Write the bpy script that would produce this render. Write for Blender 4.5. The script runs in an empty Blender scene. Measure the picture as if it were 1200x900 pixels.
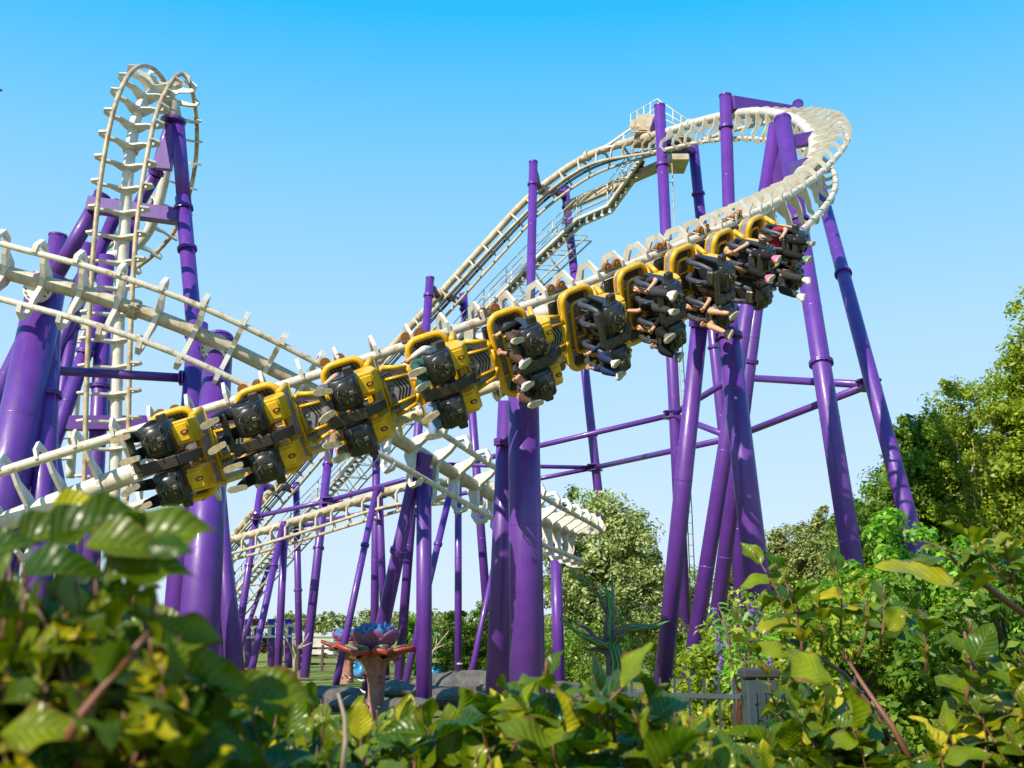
import bpy, math, random
import numpy as np
from mathutils import Vector, Matrix, Quaternion

R = math.radians
# ------------------------------------------------------------------ camera, sky, sun, exposure
scene = bpy.context.scene
col = scene.collection
FPX, EYE, HZ = 1300.0, 1.7, 745.0
PITCH = math.atan((HZ - 450) / FPX)
cam_data = bpy.data.cameras.new('camera')
cam = bpy.data.objects.new('camera', cam_data)
col.objects.link(cam)
cam.location = (0, 0, EYE)
cam.rotation_euler = (R(90) + PITCH, 0, 0)
cam_data.sensor_width = 36
cam_data.lens = 36 * FPX / 1200
cam_data.clip_start = 0.05
cam_data.clip_end = 3000
cam_data.dof.use_dof = True
cam_data.dof.focus_distance = 18
cam_data.dof.aperture_fstop = 12.0
scene.camera = cam

SUN_AZ, SUN_EL = 38, 36          # degrees left of straight behind the camera, height
to_sun = Vector((-math.sin(R(SUN_AZ)) * math.cos(R(SUN_EL)), -math.cos(R(SUN_AZ)) * math.cos(R(SUN_EL)), math.sin(R(SUN_EL))))
SKYK = 0.76 / 0.15
world = bpy.data.worlds.new('World')
scene.world = world
world.use_nodes = True
wn, wl = world.node_tree.nodes, world.node_tree.links
sky = wn.new('ShaderNodeTexSky')
sky.sky_type = 'NISHITA'
sky.sun_disc = False
sky.sun_elevation = R(SUN_EL)
sky.sun_rotation = math.atan2(to_sun.x, to_sun.y)
sky.air_density = 1.0
sky.dust_density = 0.3
sky.ozone_density = 1.6
# the clear air's own blue: deep cyan overhead, pale at the horizon, laid over the Nishita sky
wtc = wn.new('ShaderNodeTexCoord')
wsep = wn.new('ShaderNodeSeparateXYZ')
wl.new(wtc.outputs['Generated'], wsep.inputs[0])
wr = wn.new('ShaderNodeValToRGB')
els = wr.color_ramp.elements
els[0].position = 0.0; els[0].color = (0.66, 0.80, 0.93, 1)
els[1].position = 0.64; els[1].color = (0.012, 0.42, 0.95, 1)
for p_, c_ in ((0.10, (0.60, 0.79, 0.98, 1)), (0.26, (0.44, 0.74, 1.0, 1)), (0.40, (0.225, 0.64, 1.0, 1)), (0.52, (0.018, 0.52, 1.0, 1))):
    e_ = els.new(p_); e_.color = c_
wl.new(wsep.outputs['Z'], wr.inputs[0])
wm = wn.new('ShaderNodeMixRGB')
wm.blend_type = 'MIX'
wm.inputs[0].default_value = 0.93
wsc = wn.new('ShaderNodeMixRGB'); wsc.blend_type = 'MULTIPLY'; wsc.inputs[0].default_value = 1.0
wsc.inputs[2].default_value = (SKYK, SKYK, SKYK, 1)
wl.new(wr.outputs[0], wsc.inputs[1])
wl.new(sky.outputs[0], wm.inputs[1])
wl.new(wsc.outputs[0], wm.inputs[2])
bg = wn['Background']
wl.new(wm.outputs[0], bg.inputs['Color'])
bg.inputs['Strength'].default_value = 0.15
sun_data = bpy.data.lights.new('sun', 'SUN')
sun_data.energy = 5.0
sun_data.angle = R(0.5)
sun_data.color = (1.0, 0.90, 0.74)
sun = bpy.data.objects.new('sun', sun_data)
col.objects.link(sun)
sun.rotation_euler = (-to_sun).to_track_quat('-Z', 'Y').to_euler()
scene.view_settings.view_transform = 'Standard'
scene.view_settings.look = 'None'
scene.view_settings.exposure = 0.44
scene.view_settings.gamma = 1.0
scene.view_settings.use_curve_mapping = False
scene.cycles.max_bounces = 8
scene.cycles.transparent_max_bounces = 8

# ------------------------------------------------------------------ helpers
ROT = Matrix.Rotation(R(90) + PITCH, 3, 'X')

def P(px, py, d):
    """the point seen at picture position (px, py), d metres forward of the camera"""
    v = ROT @ Vector(((px - 600) / FPX, (450 - py) / FPX, -1.0))
    v = v * (d / v.y)
    return Vector((v.x, v.y, v.z + EYE))

def drop(a, b, z=-0.15):
    """carry the line a -> b on until it reaches height z"""
    if abs(b.z - a.z) < 1e-4:
        return b
    k = (z - a.z) / (b.z - a.z)
    return a + (b - a) * k

class MB:
    def __init__(self):
        self.v, self.f, self.sm, self.uv = [], [], [], []
    def add(self, vs, fs, smooth=False):
        o = len(self.v)
        self.v += [tuple(x) for x in vs]
        self.f += [tuple(i + o for i in f) for f in fs]
        self.sm += [smooth] * len(fs)
        return self
    def tube(self, pts, r, n=10, cap=True, smooth=True, closed=False):
        pts = [Vector(p) for p in pts]
        m = len(pts)
        rs = r if isinstance(r, (list, tuple)) else [r] * m
        vs, fs = [], []
        t0 = (pts[1] - pts[0]).normalized()
        ref = Vector((0, 0, 1)) if abs(t0.z) < 0.9 else Vector((1, 0, 0))
        nrm = (ref - t0 * ref.dot(t0)).normalized()
        for i, p in enumerate(pts):
            if closed:
                t = pts[(i + 1) % m] - pts[i - 1]
            else:
                t = pts[min(i + 1, m - 1)] - pts[max(i - 1, 0)]
            t = t.normalized() if t.length > 1e-9 else t0
            nrm = (nrm - t * nrm.dot(t))
            nrm = nrm.normalized() if nrm.length > 1e-6 else Vector((1, 0, 0))
            bn = t.cross(nrm)
            for k in range(n):
                a = 2 * math.pi * k / n
                vs.append(p + (nrm * math.cos(a) + bn * math.sin(a)) * rs[i])
        mm = m if closed else m - 1
        for i in range(mm):
            j = (i + 1) % m
            for k in range(n):
                l = (k + 1) % n
                fs.append((i * n + k, i * n + l, j * n + l, j * n + k))
        self.add(vs, fs, smooth)
        if cap and not closed:
            o = len(self.v) - len(vs)
            self.f.append(tuple(o + k for k in reversed(range(n))))
            self.f.append(tuple(o + (m - 1) * n + k for k in range(n)))
            self.sm += [False, False]
        return self
    def disc(self, c, axis, r, h, n=20):
        axis = Vector(axis).normalized()
        c = Vector(c)
        return self.tube([c - axis * h / 2, c + axis * h / 2], r, n, smooth=False)
    def box(self, c, sx, sy, sz, M=None, bev=0.0):
        c = Vector(c)
        M = M or Matrix.Identity(3)
        if bev <= 0:
            vs = [c + M @ Vector((x * sx / 2, y * sy / 2, z * sz / 2)) for x in (-1, 1) for y in (-1, 1) for z in (-1, 1)]
            return self.add(vs, [(0, 1, 3, 2), (4, 6, 7, 5), (0, 4, 5, 1), (2, 3, 7, 6), (0, 2, 6, 4), (1, 5, 7, 3)])
        b = min(bev, sx / 2.01, sy / 2.01, sz / 2.01)
        ring = [(sx / 2 - b, sy / 2), (sx / 2, sy / 2 - b), (sx / 2, -sy / 2 + b), (sx / 2 - b, -sy / 2),
                (-sx / 2 + b, -sy / 2), (-sx / 2, -sy / 2 + b), (-sx / 2, sy / 2 - b), (-sx / 2 + b, sy / 2)]
        vs = []
        for z, k in ((-sz / 2, b), (-sz / 2 + b, 0), (sz / 2 - b, 0), (sz / 2, b)):
            for x, y in ring:
                vs.append(c + M @ Vector((x - math.copysign(k, x), y - math.copysign(k, y), z)))
        fs = [tuple(range(8)), tuple(24 + i for i in reversed(range(8)))]
        for L in range(3):
            for i in range(8):
                j = (i + 1) % 8
                fs.append((L * 8 + i, (L + 1) * 8 + i, (L + 1) * 8 + j, L * 8 + j))
        return self.add(vs, fs)
    def beam(self, a, b, w, h, up=Vector((0, 0, 1)), bev=0.0):
        a, b = Vector(a), Vector(b)
        x = (b - a).normalized()
        y = up.cross(x)
        y = y.normalized() if y.length > 1e-4 else Vector((0, 1, 0))
        z = x.cross(y)
        M = Matrix((x, y, z)).transposed()
        return self.box((a + b) / 2, (b - a).length, w, h, M, bev)
    def prism(self, poly, o, ex, ey, th, double=True):
        """polygon in the plane (ex, ey) at o, extruded th along ex x ey, centred"""
        o, ex, ey = Vector(o), Vector(ex), Vector(ey)
        ez = ex.cross(ey).normalized()
        n = len(poly)
        vs = [o + ex * p[0] + ey * p[1] - ez * th / 2 for p in poly] + [o + ex * p[0] + ey * p[1] + ez * th / 2 for p in poly]
        fs = [tuple(reversed(range(n))), tuple(range(n, 2 * n))] + [(i, (i + 1) % n, n + (i + 1) % n, n + i) for i in range(n)]
        return self.add(vs, fs)
    def band(self, path, o, ex, ey, th):
        """a flat bar of changing width following path [(x, y, w)] in the plane (ex, ey)"""
        o, ex, ey = Vector(o), Vector(ex), Vector(ey)
        ez = ex.cross(ey).normalized()
        m = len(path)
        vs = []
        for i in range(m):
            a, b = path[max(i - 1, 0)], path[min(i + 1, m - 1)]
            dx, dy = b[0] - a[0], b[1] - a[1]
            L = math.hypot(dx, dy)
            nx, ny = -dy / L, dx / L
            x, y, w = path[i]
            for s in (1, -1):
                q = o + ex * (x + s * nx * w / 2) + ey * (y + s * ny * w / 2)
                vs += [q - ez * th / 2, q + ez * th / 2]
        fs = []
        for i in range(m - 1):
            b0, b1 = i * 4, i * 4 + 4
            fs += [(b0, b0 + 1, b1 + 1, b1), (b0 + 2, b1 + 2, b1 + 3, b0 + 3), (b0, b1, b1 + 2, b0 + 2), (b0 + 1, b0 + 3, b1 + 3, b1 + 1)]
        fs += [(0, 2, 3, 1), (4 * m - 4, 4 * m - 3, 4 * m - 1, 4 * m - 2)]
        return self.add(vs, fs)
    def ellipsoid(self, c, rx, ry, rz, M=None, nu=14, nv=9):
        c = Vector(c)
        M = M or Matrix.Identity(3)
        vs = []
        for j in range(nv + 1):
            th = math.pi * j / nv
            for i in range(nu):
                ph = 2 * math.pi * i / nu
                vs.append(c + M @ Vector((rx * math.sin(th) * math.cos(ph), ry * math.sin(th) * math.sin(ph), rz * math.cos(th))))
        fs = [(j * nu + i, (j + 1) * nu + i, (j + 1) * nu + (i + 1) % nu, j * nu + (i + 1) % nu) for j in range(nv) for i in range(nu)]
        return self.add(vs, fs, True)
    def build(self, name, mat, parent=None, local=False):
        """parent given and not local: the vertices are world positions"""
        me = bpy.data.meshes.new(name)
        off = Vector((0, 0, 0)) if (parent is None or local) else parent_offset(parent)
        A = np.array(self.v, dtype=np.float32) - np.array(off, dtype=np.float32)
        me.from_pydata(A.tolist(), [], self.f)
        me.polygons.foreach_set('use_smooth', self.sm)
        me.validate()
        o = bpy.data.objects.new(name, me)
        col.objects.link(o)
        if mat: me.materials.append(mat)
        if parent: o.parent = parent
        return o

def parent_offset(p):
    off = Vector((0, 0, 0))
    while p:
        off += p.location
        p = p.parent
    return off

def thing(name, label, cat, loc=(0, 0, 0), group=None):
    o = bpy.data.objects.new(name, None)
    o.empty_display_size = 0.2
    col.objects.link(o)
    o.location = loc
    o['label'] = label
    o['category'] = cat
    if group: o['group'] = group
    return o

def tag(o, label, cat, group=None, kind=None):
    o['label'] = label
    o['category'] = cat
    if group: o['group'] = group
    if kind: o['kind'] = kind
    return o

def structure(o, kind='structure'):
    o['kind'] = kind
    return o

# ------------------------------------------------------------------ materials
def principled(name, color, rough=0.5, metal=0.0, noise=0.0, nscale=4.0, color2=None, coat=0.0, bump=0.0, bscale=30.0, spec=0.5, coords='Object'):
    m = bpy.data.materials.new(name)
    m.use_nodes = True
    nt = m.node_tree
    b = nt.nodes['Principled BSDF']
    b.inputs['Roughness'].default_value = rough
    b.inputs['Metallic'].default_value = metal
    b.inputs['Coat Weight'].default_value = coat
    b.inputs['Coat Roughness'].default_value = 0.15
    b.inputs['Specular IOR Level'].default_value = spec
    tc = nt.nodes.new('ShaderNodeTexCoord')
    geo = nt.nodes.new('ShaderNodeNewGeometry')
    src = tc.outputs['Object'] if coords == 'Object' else geo.outputs['Position']
    if noise > 0:
        nz = nt.nodes.new('ShaderNodeTexNoise')
        nz.inputs['Scale'].default_value = nscale
        nz.inputs['Detail'].default_value = 6
        nz.inputs['Roughness'].default_value = 0.65
        nt.links.new(src, nz.inputs['Vector'])
        cr = nt.nodes.new('ShaderNodeValToRGB')
        cr.color_ramp.elements[0].position = 0.35
        cr.color_ramp.elements[1].position = 0.35 + noise
        cr.color_ramp.elements[0].color = (*(color2 or [c * 0.6 for c in color]), 1)
        cr.color_ramp.elements[1].color = (*color, 1)
        nt.links.new(nz.outputs['Fac'], cr.inputs[0])
        nt.links.new(cr.outputs[0], b.inputs['Base Color'])
    else:
        b.inputs['Base Color'].default_value = (*color, 1)
    if bump > 0:
        n2 = nt.nodes.new('ShaderNodeTexNoise')
        n2.inputs['Scale'].default_value = bscale
        n2.inputs['Detail'].default_value = 5
        nt.links.new(src, n2.inputs['Vector'])
        bp = nt.nodes.new('ShaderNodeBump')
        bp.inputs['Strength'].default_value = bump
        bp.inputs['Distance'].default_value = 0.02
        nt.links.new(n2.outputs['Fac'], bp.inputs['Height'])
        nt.links.new(bp.outputs[0], b.inputs['Normal'])
    return m

M = {}
M['purple'] = principled('purple_paint', (0.118, 0.028, 0.29), 0.38, noise=0.35, nscale=2.4, color2=(0.085, 0.022, 0.225), coat=0.2, coords='World')
def streaks(m, dark, amount=.35):
    nt = m.node_tree; b = nt.nodes['Principled BSDF']; N, L = nt.nodes, nt.links
    src = b.inputs['Base Color'].links[0].from_socket
    geo = N.new('ShaderNodeNewGeometry'); mp = N.new('ShaderNodeMapping'); mp.inputs['Scale'].default_value = (7, 7, .45)
    L.new(geo.outputs['Position'], mp.inputs['Vector'])
    nz = N.new('ShaderNodeTexNoise'); nz.inputs['Scale'].default_value = 1.4; nz.inputs['Detail'].default_value = 7; nz.inputs['Roughness'].default_value = .7
    L.new(mp.outputs[0], nz.inputs['Vector'])
    r_ = N.new('ShaderNodeMapRange'); r_.inputs[1].default_value = .54; r_.inputs[2].default_value = .74; r_.inputs[3].default_value = 0; r_.inputs[4].default_value = amount
    L.new(nz.outputs['Fac'], r_.inputs[0])
    mx = N.new('ShaderNodeMixRGB'); mx.inputs[2].default_value = (*dark, 1)
    L.new(r_.outputs[0], mx.inputs[0]); L.new(src, mx.inputs[1]); L.new(mx.outputs[0], b.inputs['Base Color'])
    r2 = N.new('ShaderNodeMapRange'); r2.inputs[1].default_value = .35; r2.inputs[2].default_value = .7; r2.inputs[3].default_value = b.inputs['Roughness'].default_value - .06; r2.inputs[4].default_value = .62
    L.new(nz.outputs['Fac'], r2.inputs[0]); L.new(r2.outputs[0], b.inputs['Roughness'])
streaks(M['purple'], (.05, .025, .075), .5)
M['white'] = principled('cream_track_paint', (0.68, 0.64, 0.57), 0.42, noise=0.25, nscale=3.2, color2=(0.52, 0.45, 0.36), coat=0.1, coords='World', bump=0.05)
M['white2'] = principled('weathered_track_paint', (0.56, 0.49, 0.37), 0.5, noise=0.3, nscale=2.6, color2=(0.38, 0.29, 0.18), coords='World')
M['rail'] = principled('rail_paint', (0.60, 0.54, 0.45), 0.38, noise=0.13, nscale=6, color2=(0.38, 0.25, 0.12), coords='World')
streaks(M['white'], (.24, .16, .09), .45); streaks(M['white2'], (.22, .14, .07), .6); streaks(M['rail'], (.20, .12, .06), .6)
M['rust'] = principled('rusty_rail', (0.52, 0.40, 0.25), 0.45, noise=0.25, nscale=3, color2=(0.26, 0.15, 0.07), coords='World')
M['yellow'] = principled('yellow_gelcoat', (0.80, 0.45, 0.006), 0.28, noise=0.25, nscale=7, color2=(0.62, 0.32, 0.006), coat=0.4)
streaks(M['yellow'], (.20, .11, .03), .35)
M['panel'] = principled('grey_panel', (0.33, 0.32, 0.36), 0.4, noise=0.35, nscale=9, color2=(0.16, 0.15, 0.18))
M['stripe'] = principled('black_stripe', (0.012, 0.012, 0.014), 0.4)
M['black'] = principled('black_seat_plastic', (0.016, 0.015, 0.016), 0.33, noise=0.3, nscale=12, color2=(0.03, 0.027, 0.025), bump=0.1)
M['harness'] = principled('harness_rubber', (0.045, 0.05, 0.065), 0.45)
M['metal'] = principled('dull_metal', (0.16, 0.14, 0.11), 0.4, 0.7)
M['brownblack'] = principled('dark_bracket', (0.045, 0.033, 0.025), 0.5, noise=0.3, nscale=8)
M['wheel'] = principled('amber_polyurethane', (0.28, 0.11, 0.02), 0.35)
M['orange'] = principled('badge_orange', (0.7, 0.22, 0.05), 0.4)
M['skin'] = principled('skin', (0.62, 0.33, 0.21), 0.5, spec=0.3)
def cloth(name, c): return principled(name, c, 0.85, noise=0.3, nscale=14, color2=[x * 0.7 for x in c], bump=0.2, bscale=40, spec=0.2)

# ------------------------------------------------------------------ coaster track
def catmull(pts, vals, per=14):
    out, ov = [], []
    n = len(pts)
    for i in range(n - 1):
        p0, p1, p2, p3 = pts[max(i - 1, 0)], pts[i], pts[i + 1], pts[min(i + 2, n - 1)]
        for k in range(per):
            t = k / per
            q = 0.5 * ((2 * p1) + (p2 - p0) * t + (2 * p0 - 5 * p1 + 4 * p2 - p3) * t * t + (3 * p1 - p0 - 3 * p2 + p3) * t ** 3)
            out.append(q)
            ov.append(vals[i] * (1 - t) + vals[i + 1] * t)
    out.append(pts[-1])
    ov.append(vals[-1])
    return out, ov

def smooth_seq(A, k):
    for _ in range(k):
        B = A.copy()
        B[1:-1] = A[:-2] * 0.25 + A[1:-1] * 0.5 + A[2:] * 0.25
        A = B
    return A

def resample(A, extra, step):
    d = np.r_[0, np.cumsum(np.linalg.norm(np.diff(A, axis=0), axis=1))]
    n = max(int(d[-1] / step), 2)
    s = np.linspace(0, d[-1], n + 1)
    B = np.stack([np.interp(s, d, A[:, i]) for i in range(A.shape[1])], 1)
    E = np.stack([np.interp(s, d, extra[:, i]) for i in range(extra.shape[1])], 1)
    return B, E, s

def frames_banked(stations, smooth=30):
    """stations (px, py, d, bank) -> centre of the rails C, tangent T, down D, across U, arc length s"""
    pts = [P(a, b, c) for a, b, c, _ in stations]
    C, bank = catmull(pts, [s[3] for s in stations])
    C = np.array([tuple(c) for c in C])
    C, E, s = resample(C, np.array(bank)[:, None], 0.12)
    C = smooth_seq(C, smooth)
    E = smooth_seq(E, smooth * 3)
    T = np.gradient(C, axis=0)
    T /= np.linalg.norm(T, axis=1)[:, None]
    T = smooth_seq(T, 12)
    T /= np.linalg.norm(T, axis=1)[:, None]
    z = np.array([0, 0, 1.0])
    side = np.cross(T, z)
    side /= np.linalg.norm(side, axis=1)[:, None]
    dn = np.cross(T, side)
    dn *= np.sign(-dn[:, 2])[:, None]
    b = np.radians(E[:, 0])[:, None]
    D = dn * np.cos(b) + side * np.sin(b)
    U = np.cross(D, T)
    s = np.r_[0, np.cumsum(np.linalg.norm(np.diff(C, axis=0), axis=1))]
    return dict(C=C, T=T, D=D, U=U, s=s)

def frames_rails(L, Rr, smooth=20):
    a, _ = catmull([P(*p) for p in L], [0] * len(L))
    b, _ = catmull([P(*p) for p in Rr], [0] * len(Rr))
    a = np.array([tuple(c) for c in a]); b = np.array([tuple(c) for c in b])
    C = (a + b) / 2
    C, E, s = resample(C, b - a, 0.12)
    C = smooth_seq(C, smooth); E = smooth_seq(E, smooth * 3)
    T = np.gradient(C, axis=0); T /= np.linalg.norm(T, axis=1)[:, None]
    U = E - T * np.sum(E * T, 1)[:, None]
    U /= np.linalg.norm(U, axis=1)[:, None]
    D = np.cross(U, T)
    s = np.r_[0, np.cumsum(np.linalg.norm(np.diff(C, axis=0), axis=1))]
    return dict(C=C, T=T, D=D, U=U, s=s)

def at(F, s):
    return {k: Vector([float(np.interp(s, F['s'], F[k][:, i])) for i in range(3)]) for k in 'CTDU'}

TIE_HALF = [(0.0, -0.70, 0.36), (0.16, -0.66, 0.30), (0.40, -0.43, 0.15), (0.68, -0.33, 0.11), (0.78, -0.14, 0.10), (0.66, 0.03, 0.10), (0.53, 0.04, 0.10)]
TIE_BOX = [(0.0, -0.62, 0.16), (0.30, -0.60, 0.10), (0.50, -0.42, 0.07), (0.52, -0.20, 0.07), (0.55, -0.02, 0.07)]

def build_track(name, label, F, s0, s1, tie_step, mats, gauge=0.53, spine_d=0.72, spine_r=0.15, rail_r=0.066, tie=TIE_HALF, tie_th=0.085, chain=False, step=2, flange_every=9.0, wide_from=None, wide_step=.9, group='roller coaster track sections'):
    i0, i1 = np.searchsorted(F['s'], [s0, s1])
    i1 = min(i1, len(F['s']) - 1)
    idx = list(range(i0, i1, step)) + [i1]
    C, D, U = F['C'], F['D'], F['U']
    root = thing(name, label, 'roller coaster track', tuple(C[i0]), group)
    MB().tube([C[i] - D[i] * spine_d for i in idx], spine_r, 18).build('spine', mats[0], root)
    for sg in (1, -1):
        MB().tube([C[i] + U[i] * gauge * sg for i in idx], rail_r, 10).build('rail', mats[1], root)
    sv = F['s'][i0] + tie_step * .5
    while sv < F['s'][i1]:
        f = at(F, sv)
        sv += tie_step if not wide_from or sv < wide_from else wide_step
        m = MB()
        for sg in (1, -1):
            m.band([(x * sg, y, w) for x, y, w in tie], f['C'], f['U'], f['D'], tie_th * (1.0 if sg > 0 else 0.96))
        m.build('tie', mats[2], root)
    s = F['s'][i0] + flange_every * 0.55
    while s < F['s'][i1] - 0.5:
        f = at(F, s)
        c = f['C'] - f['D'] * spine_d
        m = MB().disc(c - f['T'] * 0.035, f['T'], spine_r * 1.42, 0.06, 20).disc(c + f['T'] * 0.035, f['T'], spine_r * 1.42, 0.06, 20)
        for a in range(14):
            q = c + (f['U'] * math.cos(a * math.tau / 14) + f['D'] * math.sin(a * math.tau / 14)) * spine_r * 1.25
            m.disc(q, f['T'], 0.022, 0.19, 6)
        m.build('flange', mats[0], root)
        s += flange_every
    if chain:
        for sg in (1, -1):
            MB().tube([C[i] - D[i] * 0.12 + U[i] * 0.15 * sg for i in idx], 0.045, 6).build('chain_guide', M['brownblack'], root)
        MB().tube([C[i] - D[i] * 0.10 for i in idx], 0.03, 6).build('chain', M['black'], root)
    return root

main_st = [(-130, 640, 16.4, 92), (-60, 615, 16.1, 92), (0, 597, 16, 90), (100, 566, 16, 86), (160, 549, 16, 79), (200, 537, 16.05, 74), (300, 506, 16.1, 70), (400, 473, 16.2, 69), (500, 440, 16.4, 68), (560, 419, 16.6, 68), (600, 405, 16.8, 68), (640, 389, 17.05, 67), (680, 373, 17.45, 67), (720, 355, 17.8, 66), (760, 337, 18.25, 65), (800, 319, 18.85, 65), (850, 296, 19.8, 66), (900, 270, 21.2, 68), (940, 245, 22.8, 70), (970, 217, 24.6, 71), (986, 191, 26.4, 70), (978, 168, 29, 65), (945, 155, 32.2, 52), (895, 152, 35.6, 38), (840, 160, 39, 28), (780, 176, 42.5, 16), (735, 186, 45.5, 8), (690, 200, 47, 3), (640, 235, 48, 0), (600, 275, 48.5, 0), (520, 362, 50, 0), (440, 450, 52, 0), (376, 527, 54, 0), (275, 645, 58, 0), (225, 705, 60, 0)]
FM = frames_banked(main_st)
def s_near(F, px, py, d):
    q = np.array(tuple(P(px, py, d)))
    return float(F['s'][np.argmin(np.linalg.norm(F['C'] - q, axis=1))])
s_top = s_near(FM, 775, 176, 43)
track_main = build_track('coaster_track', 'cream track carrying the yellow train and sweeping round the high turn at right', FM, 0, s_top, 0.57, (M['white'], M['rail'], M['white']), wide_from=s_near(FM, 912, 262, 21.6), wide_step=.95, tie_th=.05, rail_r=.074)
track_lift = build_track('coaster_track', 'pale lift hill track climbing from lower left to the high platform, chain between its rails', FM, s_top, FM['s'][-1], 0.95, (M['white2'], M['white2'], M['white2']), tie=TIE_BOX, chain=True, step=4, spine_r=0.17)

cross_st = [(-130, 288, 21, 82), (-60, 300, 21, 80), (0, 318, 21, 79), (100, 344, 21, 78), (200, 378, 21.3, 76), (300, 423, 21.8, 74), (427, 489, 22.8, 72), (500, 530, 24, 70), (560, 567, 25.5, 68), (640, 613, 28.2, 66), (680, 632, 30.8, 62), (694, 640, 32.8, 58), (684, 641, 34.6, 50), (655, 630, 36.5, 38), (615, 608, 38.5, 22), (575, 592, 40, 10), (530, 588, 41, 0), (477, 592, 42, 0), (404, 613, 44, 0), (330, 636, 46, 0), (262, 655, 48, 0), (190, 672, 50, 0)]
FC = frames_banked(cross_st)
s_c = s_near(FC, 575, 592, 40)
track_cross = build_track('coaster_track', 'weathered cream track running down from upper left behind the train to the low bend', FC, 0, s_c, 0.84, (M['white2'], M['rail'], M['white']), tie_th=0.10)
track_far = build_track('coaster_track', 'small far track section sloping gently behind the lift hill supports at lower left', FC, s_c, FC['s'][-1], 0.86, (M['white2'], M['white2'], M['white2']), tie=TIE_BOX, step=4, spine_r=0.16)

LL = [(92, 640, 27), (100, 560, 27), (101, 465, 27), (104, 360, 27), (110, 262, 27), (120, 190, 27), (135, 125, 27.3), (152, 90, 27.8), (170, 76, 28.78), (186, 86, 29.87), (194, 108, 30.85), (198, 145, 31.55), (196, 190, 31.95), (188, 230, 32.15), (172, 262, 32.35), (150, 285, 32.75), (125, 300, 33.55), (95, 350, 34), (75, 400, 35), (68, 470, 35.5), (62, 560, 36)]
LR = [(142, 640, 27), (149, 560, 27), (151, 465, 27), (156, 345, 27), (163, 260, 27), (171, 195, 27.2), (181, 138, 27.6), (193, 104, 28.2), (208, 84, 28.82), (222, 93, 29.53), (232, 118, 30.15), (237, 150, 30.85), (232, 192, 31.45), (220, 228, 31.85), (198, 266, 32.45), (155, 305, 33.05), (118, 330, 33.65), (90, 365, 35), (70, 405, 36), (62, 470, 36.5), (56, 560, 37)]
FL = frames_rails(LL, LR)
TIE_FLAT = [(0.0, -0.52, 0.40), (0.14, -0.46, 0.30), (0.34, -0.30, 0.18), (0.62, -0.24, 0.13), (0.74, -0.16, 0.11), (0.74, -0.04, 0.11), (0.56, 0.02, 0.10)]
track_loop = build_track('coaster_track', 'tall rusty railed loop of track standing at upper left and rolling over at its top', FL, 0, FL['s'][-1], 0.70, (M['white'], M['rust'], M['white']), spine_d=0.62, tie=TIE_FLAT, tie_th=0.055, flange_every=7.0)

# ------------------------------------------------------------------ purple supports
def leg(parent, a, b, r0, r1=None, flanges=(), cap=False, ground=True, name='leg', zend=-0.15):
    r1 = r1 or r0
    a, b = Vector(a), Vector(b)
    e = drop(a, b, zend) if ground else b
    k = (e - a).length / (b - a).length
    rb = r0 + (r1 - r0) * k
    ax = (b - a).normalized()
    mm = MB().tube([a, e], [r0, rb], 32)
    Lg = (e - a).length
    if Lg > 4:                                   # welded seams
        for q in range(1, int(Lg / 3.1)):
            t = q * 3.1 / Lg; rr = r0 + (rb - r0) * t; c_ = a + ax * q * 3.1
            mm.tube([c_ - ax * .018, c_, c_ + ax * .018], [rr * 1.0, rr + .006, rr * 1.0], 32, cap=False)
    o = mm.build(name, M['purple'], parent)
    for t in flanges:
        c = a + (b - a) * t
        rr = (r0 + (r1 - r0) * t)
        m = MB().disc(c - ax * 0.025, ax, rr * 1.28, 0.04).disc(c + ax * 0.025, ax, rr * 1.28, 0.04)
        for q in range(12):
            n1 = ax.cross(Vector((0, 1, 0.1))).normalized(); n2 = ax.cross(n1)
            m.disc(c + (n1 * math.cos(q * math.tau / 12) + n2 * math.sin(q * math.tau / 12)) * rr * 1.15, ax, 0.018, 0.13, 6)
        m.build('flange', M['purple'], parent)
    if cap:
        MB().tube([a - ax * 0.03, a - ax * 0.028, a + ax * 0.035, a + ax * 0.036], [r0 * 1.03, r0 * 1.07, r0 * 1.07, r0 * 1.0], 24, smooth=False).build('cap', M['purple'], parent)
    return o

def arm(parent, a, b, w=0.3, h=0.3, name='arm', mat=None):
    return MB().beam(a, b, w, h, bev=0.01).build(name, mat or M['purple'], parent)

def support(label, loc):
    o = thing('support_column', label, 'support column', (loc.x, loc.y, 0), 'purple support columns')
    o['kind'] = 'thing'
    return o

def px_of(p):
    v = ROT.transposed() @ (Vector(p) - Vector((0, 0, EYE)))
    return 600 - FPX * v.x / v.z, 450 + FPX * v.y / v.z

def spine_px(F, px, py, d, k=.72):
    """the spine point drawn at picture column px near the given place"""
    s0 = s_near(F, px, py, d); best = None
    for q in np.linspace(s0 - 2, s0 + 2, 161):
        f = at(F, q); c = f['C'] - f['D'] * k; e = abs(px_of(c)[0] - px)
        if best is None or e < best[0]: best = (e, c, f)
    return best[1], best[2]

def spine_pt(F, px, py, d):
    f = at(F, s_near(F, px, py, d))
    return f['C'] - f['D'] * 0.72, f

def saddle(parent, F, px, py, d, top, r, k=0.72):
    """flanged foot between a column head and the spine above it"""
    c, f = spine_pt(F, px, py, d)
    top = Vector(top)
    ax = (c - top)
    L = max(ax.length, 0.2)
    ax = ax / ax.length if ax.length > 0.05 else Vector((0, 0, 1))
    m = MB().tube([top, c], [r * 0.95, r * 0.6], 20)
    m.build('arm', M['purple'], parent)
    MB().disc(c - ax * 0.12, ax, r * 1.1, 0.07).build('saddle_plate', M['white'], parent)

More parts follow.
